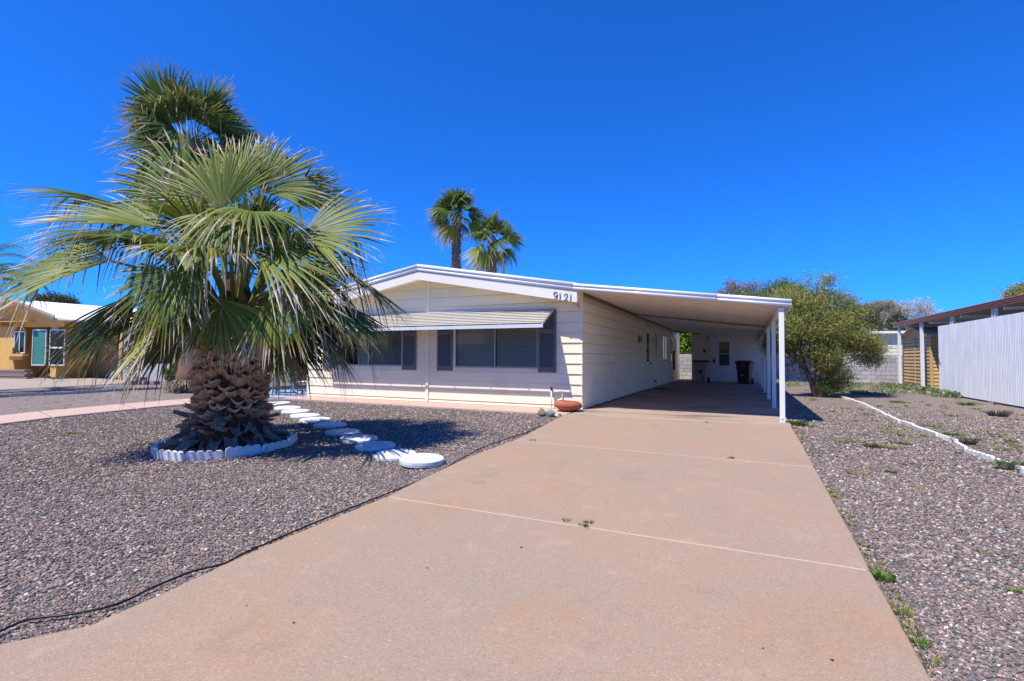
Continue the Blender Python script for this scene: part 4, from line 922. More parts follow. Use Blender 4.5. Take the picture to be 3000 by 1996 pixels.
# feathery palm at the left edge
def feather(L_,el,seed):
    r=np.random.default_rng(seed); Vs=[];Q=[];T=[];n=0; cur=np.zeros(3); e=R_(el); pts=[]
    for k in range(26):
        t=k/25; pts.append(cur.copy()); cur=cur+np.array([math.cos(e),0,math.sin(e)])*L_/25; e-=R_(115)/25*(.4+1.0*t)
    for k in range(3,26):
        d=pts[k]-pts[k-1]; d/=np.linalg.norm(d)
        for j in range(3):
            for s_ in (-1,1):
                p=pts[k]+d*L_/25*j/3; ln=.42*L_*.28*math.sin(math.pi*min(1,(k+3)/30))*r.uniform(.85,1.1); sd=np.array([0,s_,0])*.85+d*.5+np.array([0,0,-.35-.2*r.random()]); sd/=np.linalg.norm(sd)
                mid=p+sd*ln*.55; end=p+sd*ln+np.array([0,0,-.16*ln]); w_=d*.011
                V=np.array([p-w_*.6,p+w_*.6,mid-w_,mid+w_,end-w_*.1,end+w_*.1]); Vs.append(V); Q.append(np.array([(0,1,3,2),(2,3,5,4)])+n); T.append(np.array([.1,.1,.5,.5,.85,.85])); n+=6
    for k in range(25):
        a,b_=pts[k],pts[k+1]; w_=np.array([0,.02*(1-k/28),0]); Vs.append(np.array([a-w_,a+w_,b_+w_,b_-w_])); Q.append(np.array([(0,1,2,3)])+n); T.append(np.zeros(4)); n+=4
    o=npmesh('frond',np.concatenate(Vs),np.concatenate(Q),M_frondD,None,np.concatenate(T)); me=o.data; bpy.data.objects.remove(o); return me
dp=D(-95,800,17); dbase=Vector((dp.x,dp.y,-.05)); date=empty('feather_palm','feather-leaved palm whose arching fronds enter the left edge of the photo','palm tree',dbase)
b=B().tube([(0,0,0),(0,0,dp.z*.5),(0,0,dp.z)],[.28,.22,.24],14); b.make('trunk',M_ptrunk2,date,smooth=True)
fm=[feather(2.6,e,i) for i,e in enumerate((80,60,42,25,10))]
for k in range(26):
    q=bpy.data.objects.new('frond',fm[(k*3)%5] if k%2 else fm[min(4,k//5)]); C.objects.link(q); q.parent=date; q.location=(0,0,dp.z); q.rotation_euler=(0,0,k*2.4); q.scale=[rnd.uniform(.9,1.05)]*3

# ------------------------------------------------------------------ trees and shrubs
def leaves(cent,radii,n,size,g,droop=0.,ratio=.28,clump=0,out_bias=.6):
    """leaf-sized quads spread through ellipsoids; returns verts and quads"""
    cent=np.array(cent);radii=np.array(radii); vol=radii.prod(1)**.7; pick=g.choice(len(cent),n,p=vol/vol.sum())
    d=g.normal(0,1,(n,3)); d/=np.linalg.norm(d,axis=1)[:,None]; r=g.random(n)**(1/3.)*out_bias+(1-out_bias)*g.random(n)**.15
    if clump:
        nc=clump; cp_=g.choice(len(cent),nc,p=vol/vol.sum()); dc=g.normal(0,1,(nc,3)); dc/=np.linalg.norm(dc,axis=1)[:,None]; rc=g.random(nc)**.45
        cc=cent[cp_]+dc*rc[:,None]*radii[cp_]; ci=g.integers(0,nc,n); P=cc[ci]+g.normal(0,1,(n,3))*size*np.array([2.6,2.6,2.2])
    else: P=cent[pick]+d*r[:,None]*radii[pick]
    a=g.normal(0,1,(n,3)); a[:,2]-=droop*2; a/=np.linalg.norm(a,axis=1)[:,None]; b=np.cross(a,g.normal(0,1,(n,3))); b/=np.linalg.norm(b,axis=1)[:,None]
    s=size*g.uniform(.6,1.25,(n,1)); V=np.stack([P-a*s,P+b*s*ratio,P+a*s,P-b*s*ratio],1).reshape(-1,3); Q=np.arange(4*n).reshape(-1,4); return V,Q
def branches(b,p,d,L_,r,depth,g,spread=.6,upb=.15,nch=3,tips=None):
    pts=[p]; cur=p.copy(); dd=d.copy()
    for k in range(4): dd=(dd+Vector(g.normal(0,.13,3))+Vector((0,0,upb*.3))).normalized(); cur=cur+dd*L_/4; pts.append(cur.copy())
    b.tube(pts,[r*(1-.13*k) for k in range(5)],5 if depth>1 else 4 if r>.01 else 3,False)
    if tips is not None and depth<=1: tips.append(cur.copy())
    if depth<=0: return
    for i in range(nch):
        nd=(dd+Vector(g.normal(0,spread,3))+Vector((0,0,upb))).normalized(); st=pts[g.integers(2,5)]
        branches(b,st.copy(),nd,L_*g.uniform(.6,.82),r*.58,depth-1,g,spread,upb,nch,tips)
def tree(name,label,base,clumps,n,size,m,bark=M_bark,stems=None,seed=1,droop=0.,ratio=.28,clump=0,cat_='tree',tr=.07,depth=2,extra=None,blen=.8):
    o=empty(name,label,cat_,base); g=np.random.default_rng(seed); b=B(); base=Vector(base)
    cen=[Vector(c[0])-base for c in clumps]
    for i,c in enumerate(cen if stems is None else stems):
        e=c if stems is None else Vector(c)-base; st=Vector((g.normal(0,.08),g.normal(0,.08),-.05)); mid=st.lerp(e,.5)+Vector(g.normal(0,.12,3))
        b.tube([st,st.lerp(mid,.5)+Vector(g.normal(0,.04,3)),mid,mid.lerp(e,.5)+Vector(g.normal(0,.06,3)),e],[tr,tr*.85,tr*.65,tr*.5,tr*.3],7,False)
        for q in (mid,e):
            for _ in range(3): branches(b,q.copy(),(Vector(g.normal(0,.8,3))+Vector((0,0,.4))).normalized(),blen*g.uniform(.6,1),tr*.25,depth,g)
    b.make('trunk',bark,o,smooth=True)
    if n:
        V,Q=leaves([c for c in cen],[c[1] for c in clumps],n,size,g,droop,ratio,clump); npmesh('crown',V,Q,m,o)
    if extra: extra(o,g,base)
    return o
def CL(px,py,dep,rx,rz_=None,rd=None): # clump by photo position, with real radii
    return (D(px,py,dep),(rx,rd or rx,rz_ or rx))
tb=G(2395,1162,-.05); td=(tb-CAM).dot(FW)
cl=[CL(2350,900,td,.75,.5),CL(2300,960,td-.1,.6,.55),CL(2400,960,td-.3,.85,.6),CL(2480,920,td+.3,.6,.5),CL(2500,1000,td,.75,.45),CL(2555,1015,td+.1,.45,.32),CL(2420,1040,td-.4,.6,.4),CL(2325,1010,td,.5,.45),CL(2310,870,td+.5,.5,.3),CL(2420,870,td+.3,.55,.28),CL(2500,985,td-.4,.5,.4),CL(2440,1090,td-.3,.4,.35),CL(2360,830,td+.2,.18,.3),CL(2425,825,td+.1,.2,.16),CL(2265,1010,td+.3,.28,.3),CL(2545,1050,td-.1,.35,.2),CL(2450,950,td,.6,.45)]
tree('willowy_tree','bushy olive-green weeping tree with leaning multi-stem trunk right of the carport','',[],0,0,M_fol) if False else None
tree('willowy_tree','bushy olive-green weeping tree with leaning multi-stem trunk right of the carport',tb,cl,82000,.056,M_fol,stems=[D(2310,1000,td),D(2340,930,td),D(2400,1000,td-.2),D(2440,1060,td-.2),D(2370,900,td+.1),D(2480,960,td)],seed=4,droop=.55,ratio=.17,clump=820,tr=.095,depth=2,blen=.6)
# low twiggy growth at its foot
g2=np.random.default_rng(9); V,Q=leaves([D(2420,1135,td-.3)-tb,D(2465,1115,td-.1)-tb,D(2440,1130,td-.3)-tb],[(.3,.3,.25),(.4,.35,.3),(.2,.2,.2)],3500,.05,g2,.4,.17,260)
ob=npmesh('basal_shrub',V,Q,M_fol2); ob.location=tb; tag(ob,'sparse leafy suckers around the foot of the weeping tree','shrub')
tree('tree','bright green tree rising behind the carport roof beside the weeping tree',G(2230,1100),[CL(2270,870,28,1.1,.9),CL(2300,850,28,.7,.7),CL(2220,890,28,.9,.6),CL(2180,885,29,.8,.6),CL(2330,900,27,.9,.8),CL(2210,930,28,1.4,.9)],26000,.075,M_fol2,seed=8,droop=.4,ratio=.22,clump=500,tr=.1)
def bare(name,label,px,py,dep,h,seed,m,n=0,fm=M_folp,w_=.5,tr=.1):
    base=D(px,py,dep); base.z=-.05; top=D(px,py,dep); o=empty(name,label,'tree',base); g=np.random.default_rng(seed); b=B(); tips=[]
    H=(top.z+.05); b.tube([(0,0,0),(0,0,H-h)],[tr,tr*.8],7)
    for k in range(9):
        a=k*2.4; d=Vector((math.cos(a)*.75,math.sin(a)*.75,1)).normalized(); branches(b,Vector((0,0,H-h)),d,h*.55,tr*.35,4,g,.42,.25,3,tips)
    b.make('trunk',m,o)
    if n:
        T_=[tuple(t) for t in tips]; V,Q=leaves(T_,[(.25,.25,.2)]*len(T_),n,.07,g,.2,.35); npmesh('crown',V,Q,fm,o)
    return o
bare('bare_tree','leafless purplish tree behind the carport roof',2165,845,33,1.6,3,mat('purplish twig bark',(.27,.2,.2),(.36,.28,.28)),3000,folmat('faded purple leaf',(.2,.15,.13),(.3,.24,.21)),tr=.07)
bare('pale_tree','sparse pale-leaved tree beyond the block wall, left of the maroon carport',2570,905,38,1.6,5,M_barkp,9000,M_folp,tr=.09)
bare('pale_tree','bare whitish tree beyond the block wall just above the maroon gutter end',2680,900,40,1.8,6,M_barkp,4000,folmat('whitish leaf',(.4,.38,.34),(.52,.5,.46)),tr=.09)
bare('leaning_tree','thin multi-stemmed tree against the pale neighbour wall behind the block wall',2620,990,34,1.3,12,M_bark,2500,M_folp,tr=.06)
tree('dark_tree','dark evergreen tree between the two pale trees beyond the block wall',D(2625,1050,41),[CL(2615,935,41,.9,.7),CL(2600,965,41,1.1,.7),CL(2650,960,41,.9,.5)],12000,.1,M_folk,seed=31,ratio=.3,clump=260)
tree('dark_tree','dark evergreen treetop behind the right side of the weeping tree',D(2545,1050,36),[CL(2530,930,36,.7,.9),CL(2550,960,36,.7,.7)],8000,.09,M_folk,seed=32,ratio=.3,clump=200)
tree('treetop','leafy treetop above the maroon carport roof at the right edge',D(2990,1060,32),[CL(2975,862,32,.6,.35),CL(3010,855,32,.9,.5),CL(3050,845,32,1,.7)],14000,.075,M_fol,seed=33,ratio=.3,clump=300,tr=.12)
tree('treetop','small dark treetop behind the white roof of the yellow house',D(160,1050,48),[CL(150,885,48,1.1,.7),CL(185,888,48,1,.5),CL(120,884,48,.7,.4)],9000,.11,M_folk,seed=34,ratio=.35,clump=220)
# citrus tree seen through the gap between house and storage room
cb=D(2010,1110,35); cb.z=0
tree('citrus_tree','bright yellow-green citrus tree seen through the gap beside the storage room',cb,[CL(2010,1000,34.5,1.5,1.0),CL(2015,960,34.5,1.3,.7),CL(2000,1035,34.3,1.0,.5),CL(2035,1010,34.8,1,.9)],14000,.10,M_cit,seed=14,ratio=.5,clump=420,tr=.09)
b=B().lathe([(.2,0),(.27,.08),(.3,.3),(.27,.44),(.3,.47),(.3,.5),(.24,.5),(.22,.42)],seg=24); pp=D(2006,1106,32); o=b.make('plant_pot',M_bluepot,None,smooth=True); o.location=(pp.x,pp.y,0); tag(o,'blue-grey glazed pot under the citrus tree','pot')
q=B().lathe([(.29,.5),(.3,.56),(.2,.58),(.19,.52)],seg=20).make('pot_rim',M_terra,o,smooth=True)
tree('hedge_shrub','dark green shrub behind the rear carport posts',D(2265,1100,32),[CL(2262,1010,32,.7,.6),CL(2240,1000,32,.5,.5),CL(2285,1020,32,.5,.4)],7000,.08,M_fol2,seed=15,ratio=.35,clump=200,cat_='shrub',tr=.05)
# rusty-tipped shrub in front of the block wall
def rust(o,g,base):
    V,Q=leaves([D(2478,1085,31)-base,D(2508,1090,31)-base,D(2470,1075,31)-base],[(.16,.16,.3),(.16,.16,.3),(.1,.1,.2)],1800,.05,g,-.6,.25); npmesh('flower_tips',V,Q,M_rust,o)
tree('rusty_shrub','green shrub with rusty orange tips in front of the block wall',D(2490,1118,31),[CL(2490,1106,31,.55,.25),CL(2465,1100,31,.3,.25),CL(2515,1108,31,.3,.2)],3800,.06,M_weed,bark=M_wood,seed=16,cat_='shrub',tr=.02,extra=rust,blen=.3,depth=1)
tree('flowering_shrub','low leafy shrub with cream blooms beside the tall palm trunk',D(500,1125,16.6),[CL(497,1105,16.6,.16,.16),CL(508,1080,16.6,.12,.2),CL(490,1090,16.6,.12,.12)],1500,.04,M_weed,seed=18,cat_='shrub',tr=.012,blen=.15,depth=1)

# ------------------------------------------------------------------ rear block wall and things beyond it
WY=21.6
bw=empty('block_wall','long grey concrete block wall closing the back yard','wall',(5,WY,0))
BWd,BHt=.44,.222; zb0=-.14
bm0=B().box(0,BWd-.02,-.07,.07,0,BHt-.018).make('block',M_block,None,bevel=.006); bme=bm0.data; bpy.data.objects.remove(bm0)
MB=[bme]
for i in range(3):
    c=bme.copy(); c.materials.clear(); k=.86+.14*i; c.materials.append(mat('concrete block shade %d'%i,(.34*k,.325*k,.325*k),(.44*k,.425*k,.42*k),8,.9,.5,90)); MB.append(c)
nblk=0
for row in range(7):
    x=-2.2+(BWd/2 if row%2 else 0)
    while x<13.2:
        if (x>3.8 or (x<2.2 and x>-1.5)) and nblk<300:
            o=bpy.data.objects.new('block',rnd.choice(MB)); C.objects.link(o); o.parent=bw; o.location=(x-5,rnd.uniform(-.004,.004),zb0+row*BHt+.07); nblk+=1
        x+=BWd
under(box('mortar_core',-30,40,WY-.06,WY+.06,-.1,zb0+7*BHt+.055,mat('mortar grey',(.19,.18,.18),(.24,.23,.22),20,.95)),bw)
# pale neighbour home behind
nbh=empty('pale_home','pale yellow sided home with white roof edge behind the block wall','house',(9,29,0))
under(box('wall',4,24,28.5,36,0,2.9,M_pear),nbh)
for k in range(10):
    z=.5+k*.24; under(box('siding_board',4,24,28.46,28.5,z+.02,z+.225,M_pear),nbh)
under(B().prism([(3.6,28.1,2.9),(24.4,28.1,2.9),(24.4,28.1,3.05),(3.6,28.1,3.05)],(0,8,0)).make('roof',M_roof),nbh)
tan=empty('tan_home','tan building glimpsed behind the rear carport posts','house',(0,30,0)); 
under(box('wall',-6,3.2,29,34,0,2.6,mat('tan stucco',(.42,.27,.1),(.48,.31,.12))),tan); under(box('roof',-6.3,3.4,28.7,34.3,2.6,2.75,M_wdirty),tan)

# ------------------------------------------------------------------ right neighbour: maroon edged carport, shed, corrugated fence
nc=empty('maroon_carport','neighbour carport with maroon ribbed roof edge and white posts on the right','carport',(12,12,0))
FX=10.16; yE,yS=18.9,2.0; zT0,zT1=3.0,2.88
def zt_(y): return 2.98-(18.9-y)*.004
for k in range(4):
    prof=[(0,0),(-.05,.012),(-.06,.035),(-.035,.055),(0,.055)]
    z0=-.205+k*.055
    under(B().prism([(FX-.02+p[0],yE,zt_(yE)+z0+p[1]) for p in prof],(0,yS-yE,zt_(yS)-zt_(yE))).make('roof_edge_rib',M_maroon,None),nc)
under(B().prism([(FX-.01,yE,2.80),(16,yE,2.72),(16,yE,2.78),(FX-.01,yE,2.86)],(0,yS-yE,-.06)).make('roof',mat('grey pan underside',(.42,.4,.36),(.5,.48,.44))),nc)
for k in range(5): under(box('roof_rafter',FX,16,yE-2-k*3.2,yE-1.9-k*3.2,2.64,2.72,M_under2),nc)
for k,(yy) in enumerate((18.2,14.8,11.33,8.0,4.7)):
    zt2=2.78-(18.9-yy)*.004; po=B()
    for dy in (-.085,.085): po.box(FX-.02,FX+.06,yy+dy-.03,yy+dy+.03,-.05,zt2)
    po=under(po.make('post',M_post),nc); n_=9; c=B()
    for j in range(n_):  # scrollwork between the two uprights
        z=.1+j*(zt2-.2)/n_; c.tube([(FX+.02,yy-.05,z),(FX+.02,yy+.0,z+.06),(FX+.02,yy+.05,z+.14),(FX+.02,yy,z+.2),(FX+.02,yy-.05,z+.27)],.008,4)
    c.make('scrollwork',M_wmet,po)
    box('post_foot',FX-.14,FX+.14,yy-.16,yy+.16,-.055,-.01,M_npatio,po)
struct(box('neighbour_slab',FX-.1,17,2,19.5,-.12,-.035,M_npatio))
fe=empty('corrugated_fence','tall white corrugated metal fence panel along the right side','fence',(FX,8,0))
r4=random.Random(3); yA,yB=12.3,1.5; y=yA; n_=0
while y>yB:
    # one sheet: seven narrow folds
    pts=[]; W=.66
    for j in range(29):
        yy=y-W*j/28; ph=j%4; dx={0:0,1:.0,2:-.022,3:-.022}[ph]; pts.append((FX-.12+dx+r4.uniform(-.002,.002),yy))
    zt2=2.455+r4.uniform(-.006,.006); zb=.0 if y>0 else .0
    b=B()
    for (xa,ya),(xb,yb) in zip(pts[:-1],pts[1:]):
        b.add([(xa,ya,zb),(xb,yb,zb),(xb,yb,zt2),(xa,ya,zt2),(xa+.004,ya,zb),(xb+.004,yb,zb),(xb+.004,yb,zt2),(xa+.004,ya,zt2)],[(0,1,2,3),(7,6,5,4),(3,2,6,7)])
    under(b.make('fence_sheet',M_galv),fe); y-=W-.012
under(box('bottom_rail',FX-.1,FX-.05,yB,yA,.02,.1,M_dsteel),fe)
under(B().tube([(FX-.1,12.35,1.25),(FX-.18,12.15,1.27),(FX-.2,11.95,1.28)],.012,6).make('hook',M_wdirty),fe)
sd=empty('garden_shed','tan metal garden shed with gabled top under the maroon carport','shed',(11.8,16,0))
A0=onX(2728,1140,10.38); ya=A0.y; P2=onX(2645,1125,10.38); yb=min(P2.y,ya+4.6); print('shed',ya,yb,onX(2728,972,10.38).z,onX(2682,959,10.38))
M_lapshade=mat('shed lap shade brown',(.2,.12,.055),(.25,.15,.07))  # dark wall colour between boards stands for shade under the laps
SXa,SXb=10.38,12.9; zw=2.24; yc=(ya+yb)/2; za=2.62
under(box('wall',SXa+.02,SXb,ya+.02,yb,-.05,zw,M_lapshade),sd); under(B().prism([(SXa+.02,ya+.02,zw),(SXa+.02,yb,zw),(SXa+.02,yc,za)],(SXb-SXa,0,0)).make('gable_wall',M_shedtan),sd)
k=0; z=.02
while z<zw-.05:
    z1=min(z+.134,zw)
    for (u,v_) in ((ya+.08,yc-.05),(yc+.05,yb-.03)): under(board(u,v_,z,z1,'-x',SXa+.02,None,M_shedtan,name='shed_board',thick=.03),sd)
    under(board(SXa+.08,SXb,z,z1,'y',ya+.02,None,M_shedtan,name='shed_board',thick=.03),sd); z+=.15
under(box('corner_post',SXa-.015,SXa+.07,ya-.015,ya+.07,0,zw,M_shedtan),sd); under(box('door_stile',SXa-.02,SXa+.0,yc-.05,yc+.05,0,zw,M_shedtan),sd)
for s_ in (0,1):
    e=ya-.12 if s_==0 else yb+.12
    under(B().prism([(SXa-.15,e,zw-.03),(SXa-.15,yc,za),(SXa-.15,yc,za+.04),(SXa-.15,e,zw+.01)],(SXb-SXa+.3,0,0)).make('roof_pane',mat('tan shed roof',(.45,.4,.34),(.52,.47,.4))),sd)

# ------------------------------------------------------------------ left neighbour: yellow house
# its front plane: through two measured ground points
NY=empty('yellow_house','yellow stucco house with white gabled roof behind the palms on the left','house',G(100,1105))
NA=G(-120,1104); NBp=G(420,1112)
nd=(G(355,1112)-G(0,1105)); nd.z=0; nd.normalize(); nn=Vector((nd.y,-nd.x,0)); 
if nn.dot(FW)>0: nn=-nn
O=G(0,1105)
def onN(px,py,off=0):
    d=ray(px,py); o_=O+nn*off; t=(o_-CAM).dot(nn)/d.dot(nn); return CAM+d*t
def nb(px,off=0): return onN(px,1100,off)
def npanel(name,px0,px1,z0,z1,o0,o1,m,parent=NY,bevel=0):
    """box on the neighbour's front plane between two photo columns; o0..o1 offset outward"""
    a=nb(px0,(o0+o1)/2); b=nb(px1,(o0+o1)/2); a0=a-nn*(o1-o0)/2; b0=b-nn*(o1-o0)/2; w_=nn*(o1-o0)
    v=[Vector((p.x,p.y,z)) for z in (z0,z1) for p in (a0,b0,b0+w_,a0+w_)]
    bb=B().add(v,[(0,1,2,3),(7,6,5,4),(0,4,5,1),(1,5,6,2),(2,6,7,3),(3,7,4,0)]).make(name,m,None,bevel=bevel)
    if parent is NY: under(bb,NY)
    elif parent: bb.parent=parent
    return bb
def nz(px,py,off=0): return onN(px,py,off).z
zev=nz(200,940)
npanel('wall',-260,192,-.1,zev,-5,0,M_yel)
# gable over the left part
ap=onN(58,886,.0); e1=onN(189,937,0); e0=onN(-75,940,0)
g_=B().prism([Vector((e0.x,e0.y,zev-.3)),Vector((e1.x,e1.y,zev-.3)),Vector((e1.x,e1.y,e1.z-.08)),Vector((ap.x,ap.y,ap.z-.1)),Vector((e0.x,e0.y,e1.z-.08))],-nn*5); under(g_.make('gable_wall',M_yel),NY)
fw=nn*.45
for (s0,s1) in ((e0,ap),(ap,e1)):
    for j,(dz,mm,nm) in enumerate(((.0,mat('brown fascia',(.2,.13,.09),(.28,.19,.14)),'gable_fascia'),(.13,mat('tan drip edge',(.42,.32,.24),(.5,.4,.3)),'drip_edge'))):
        under(B().prism([s0+fw+Vector((0,0,dz-.06)),s1+fw+Vector((0,0,dz-.06)),s1+fw+Vector((0,0,dz+.065)),s0+fw+Vector((0,0,dz+.065))],nn*.05).make(nm,mm),NY)
    under(B().prism([s0+fw+Vector((0,0,-.08)),s1+fw+Vector((0,0,-.08)),s1+fw+Vector((0,0,.06)),s0+fw+Vector((0,0,.06))],-nn*(9)).make('roof',M_roof),NY)
# long roof running to the right
r0=onN(92,900,0); rr0=D(92,881,36); rr1=D(640,925,36); l0=onN(150,934,.3); l1=onN(560,950,.3)
under(B().add([l0,l1,rr1,rr0,l0-Vector((0,0,.12)),l1-Vector((0,0,.12)),rr1-Vector((0,0,.12)),rr0-Vector((0,0,.12))],[(0,1,2,3),(7,6,5,4),(0,4,5,1),(1,5,6,2),(3,2,6,7),(0,3,7,4)]).make('roof',M_roof),NY)
under(B().tube([l0+nn*.03-Vector((0,0,.05)),l1+nn*.03-Vector((0,0,.05))],.07,6).make('eave_gutter',mat('beige gutter',(.4,.34,.3),(.48,.42,.37))),NY)
npanel('rear_wall',192,600,-.1,zev-.05,-3.2,-1.4,M_garage)
npanel('column',353,362,-.05,zev-.02,.0,.25,M_yel); npanel('side_wall',362.5,408,-.05,zev-.03,.02,.2,M_greyst); npanel('low_wall',408,505,-.05,nz(450,1066,.1),.05,.2,M_greyst)
npanel('wall_return',189,206,-.05,zev-.04,-1.4,-.01,M_yel)
# recessed bay: darker overhang built as a real projecting header
npanel('wall_header',-260,87,nz(50,944),zev-.001,.0,.35,M_yel)
def nwin(px0,px1,py0,py1,m,mull=None,hm=None,off=.0,frm=M_wmet):
    z0,z1=nz(px0,py1),nz(px0,py0); e=2
    fr=npanel('window',px0,px1,z0,z0+.05,off,off+.05,frm,NY)
    for a,b,c,d in ((px0,px1,z1-.05,z1),(px0,px0+1.3,z0+.05,z1-.05),(px1-1.3,px1,z0+.05,z1-.05)): npanel('frame',a,b,c,d,off,off+.05,frm,fr)
    npanel('pane',px0+1.3,px1-1.3,z0+.05,z1-.05,off,off+.02,m,fr)
    if mull: npanel('mullion',mull-.9,mull+.9,z0+.05,z1-.05,off,off+.045,frm,fr)
    if hm: npanel('mullion',px0+1.3,px1-1.3,nz(px0,hm)-.04,nz(px0,hm)+.04,off,off+.045,frm,fr)
nwin(39,70,971,1035.5,M_dglass,mull=54); nwin(92,132,966,1071,M_teal); nwin(143,187,966,1071,M_dglass,hm=1019)
npanel('window_sill',22,73,nz(50,1044),nz(50,1037),0,.28,M_yel); npanel('sill_bracket',30,65,nz(50,1055),nz(50,1044.2),0,.15,M_yel)
arc=B(); cpt=nb(54,.02); zc=nz(54,972)
for k in range(8):
    a,b_=math.pi*k/8,math.pi*(k+1)/8; R1,R0=.42,.34
    q=[cpt+nd*math.cos(t)*r+Vector((0,0,zc+math.sin(t)*r*.8-cpt.z)) for t,r in ((a,R0),(a,R1),(b_,R1),(b_,R0))]; arc.prism(q,nn*.07)
under(arc.make('window_arch',M_yel),NY)
for px in (57,71): npanel('gable_vent',px-3,px+3,nz(px,916),nz(px,906),0,.04,M_trim)
# cactus in pot on the sill
cpos=nb(40,.18); o=empty('potted_cactus','small green cactus in a pot on the yellow house window sill','plant',Vector((cpos.x,cpos.y,nz(50,1037))))
B().lathe([(.07,0),(.1,.12),(.1,.14),(.06,.14)],seg=14).make('pot',mat('olive pot',(.14,.13,.04),(.2,.18,.06)),o,smooth=True); B().lathe([(.05,.14),(.1,.2),(.1,.3),(.05,.38),(.01,.39)],seg=12).make('cactus',M_weed,o,smooth=True)
# stacked grey block planter left
pb=empty('block_planter','low grey stacked block planter below the yellow house window','planter',Vector(nb(40,.7)))
zpt=nz(40,1080,.5)
n_=0
for row in range(4):
    for k in range(9):
        a=-20+k*12+(6 if row%2 else 0)
        if a+12>91: continue
        q=npanel('block',a,a+11.6,-.04+row*zpt/4,-.05+(row+1)*zpt/4,.45,.75+.02*(row%2),M_brick,None,.01); q.parent=pb; q.matrix_parent_inverse=Matrix.Translation(-pb.location)
struct(slab('neighbour_patio',[G(-400,1188),G(0,1141),G(367,1122),G(372,1113),G(192,1103),G(-400,1108)],M_npatio,top=-.015,kind=False))
# loose paver blocks in front of the low wall
for i,(p0,p1,pb_,z0,z1,lab) in enumerate(((384,417,1124,0,.17,'mauve paver block lying at the left end of the row by the grey wall'),(421,447,1123,0,.17,'mauve paver block second in the row by the grey wall'),(451,470,1122,0,.16,'mauve paver block at the right end of the row by the grey wall'),(402,431,1110,.17,.33,'mauve paver block resting on top of the row by the grey wall'))):
    A=G(p0,1124); Bq=G(p1,1123); d=(Bq-A); d.z=0; n2=Vector((-d.y,d.x,0)).normalized()*.25
    v=[A+Vector((0,0,z0-.05-A.z)),Bq+Vector((0,0,z0-.05-Bq.z)),Bq+n2+Vector((0,0,z0-.05-Bq.z)),A+n2+Vector((0,0,z0-.05-A.z))]
    tag(B().prism(v,(0,0,z1-z0-.004)).make('paver_block',M_brick,None,bevel=.015),lab,'block','loose paver blocks by the grey wall')
# dark bag and coiled hose by the door
P=G(158,1107); b=B().lathe([(.38,0),(.42,.06),(.3,.2),(.14,.32),(.05,.36)],seg=14,sx=1.2); o=b.make('dark_bag',M_blk,None,smooth=True); o.location=(P.x,P.y,-.03); tag(o,'crumpled black bag on the neighbour patio below the dark window','bag')
b=B(); 
for k in range(3): b.tube([(.33*math.cos(t)+.02*k,.33*math.sin(t),.02+.025*k) for t in np.linspace(0,6.28,20)],.014,5)
o=b.make('coiled_hose',M_ghose,None); P=G(172,1109); o.location=(P.x,P.y,-.02); tag(o,'teal hose coiled beside the black bag on the neighbour patio','hose')

# ------------------------------------------------------------------ side patio left of the house
struct(slab('side_patio',[(-8.7,-.55),(-9.9,-.9),(-12.2,-.1),(-12.2,7),(-8.7,7)],M_blueslab,top=-.004,kind=False))
pc=empty('patio_cover','patio roof with slim pale posts on the far side of the house','patio cover',(-10.6,3.4,0))
under(box('roof',-12.6,-8.72,1.6,8.2,2.32,2.42,M_wmet),pc)
for px,y_ in ((786,2.0),(880,6.2),(892,5.2)):
    P=onY(px,1100,y_); under(box('post',P.x-.045 if px<800 else P.x-.03,P.x+.045 if px<800 else P.x+.03,y_-.03,y_+.03,0,2.32,M_post if px<800 else M_dsteel),pc)
tag(box('patio_screen',-17,-9.2,9.6,9.7,0,1.85,mat('brown grey screen',(.16,.13,.12),(.2,.17,.15),5,.9)),'brown-grey screen wall behind the side patio','wall')
# dry shrub tangle behind the patio
g=np.random.default_rng(5); b=B(); dc=D(880,1080,24)
V=[]
for k in range(260):
    p=Vector((dc.x+g.normal(0,.7),dc.y+g.normal(0,.4),g.uniform(0,.2))); q=p+Vector((g.normal(0,.35),g.normal(0,.3),g.uniform(.4,1.4))); b.tube([p,p.lerp(q,.5)+Vector(g.normal(0,.06,3)),q],[.018,.014,.006],3,False)
tag(b.make('dry_shrub',mat('dry brown branch',(.18,.1,.06),(.36,.25,.17),9,.9),None),'dry brown shrub tangle behind the side patio posts','shrub')
# green vinyl strap chair
ch=empty('patio_chair','green metal patio chair with woven sage straps on the blue patio','chair',(-9.35,-.25,0))
ch.rotation_euler=(0,0,R_(28))
f_=.015
B().tube([(-.27,.26,0),(-.27,.24,.4),(-.25,.33,.95),(-.22,.34,1.0),(.22,.34,1.0),(.25,.33,.95),(.27,.24,.4),(.27,.26,0)],f_,8).make('back_frame',M_green,ch,smooth=True)
B().tube([(-.27,.24,.42),(-.27,-.25,.44),(.27,-.25,.44),(.27,.24,.42)],f_,8).make('seat_frame',M_green,ch,smooth=True)
for s_ in (-1,1):
    B().tube([(s_*.27,-.25,.44),(s_*.27,-.3,0)],f_,8).make('leg',M_green,ch,smooth=True)
    B().tube([(s_*.27,.28,.64),(s_*.29,-.1,.66),(s_*.29,-.24,.62),(s_*.27,-.25,.44)],f_,8).make('armrest',M_green,ch,smooth=True)
for k in range(6):
    x=-.2+k*.08; B().prism([(x-.026,.235,.46),(x+.026,.235,.46),(x+.026,.335,.93),(x-.026,.335,.93)],(0,.004,0)).make('strap',M_sage,ch)
for k in range(5):
    z=.5+k*.1; y_=.243+(z-.46)*.2128; B().prism([(-.24,y_-.005,z-.028),(.24,y_-.005,z-.028),(.24,y_+.007,z+.028),(-.24,y_+.007,z+.028)],(0,.004,0)).make('strap',M_sage,ch)
for k in range(6): yy=-.2+k*.08; box('seat_strap',-.26,.26,yy-.026,yy+.026,.43,.436,M_green,ch)
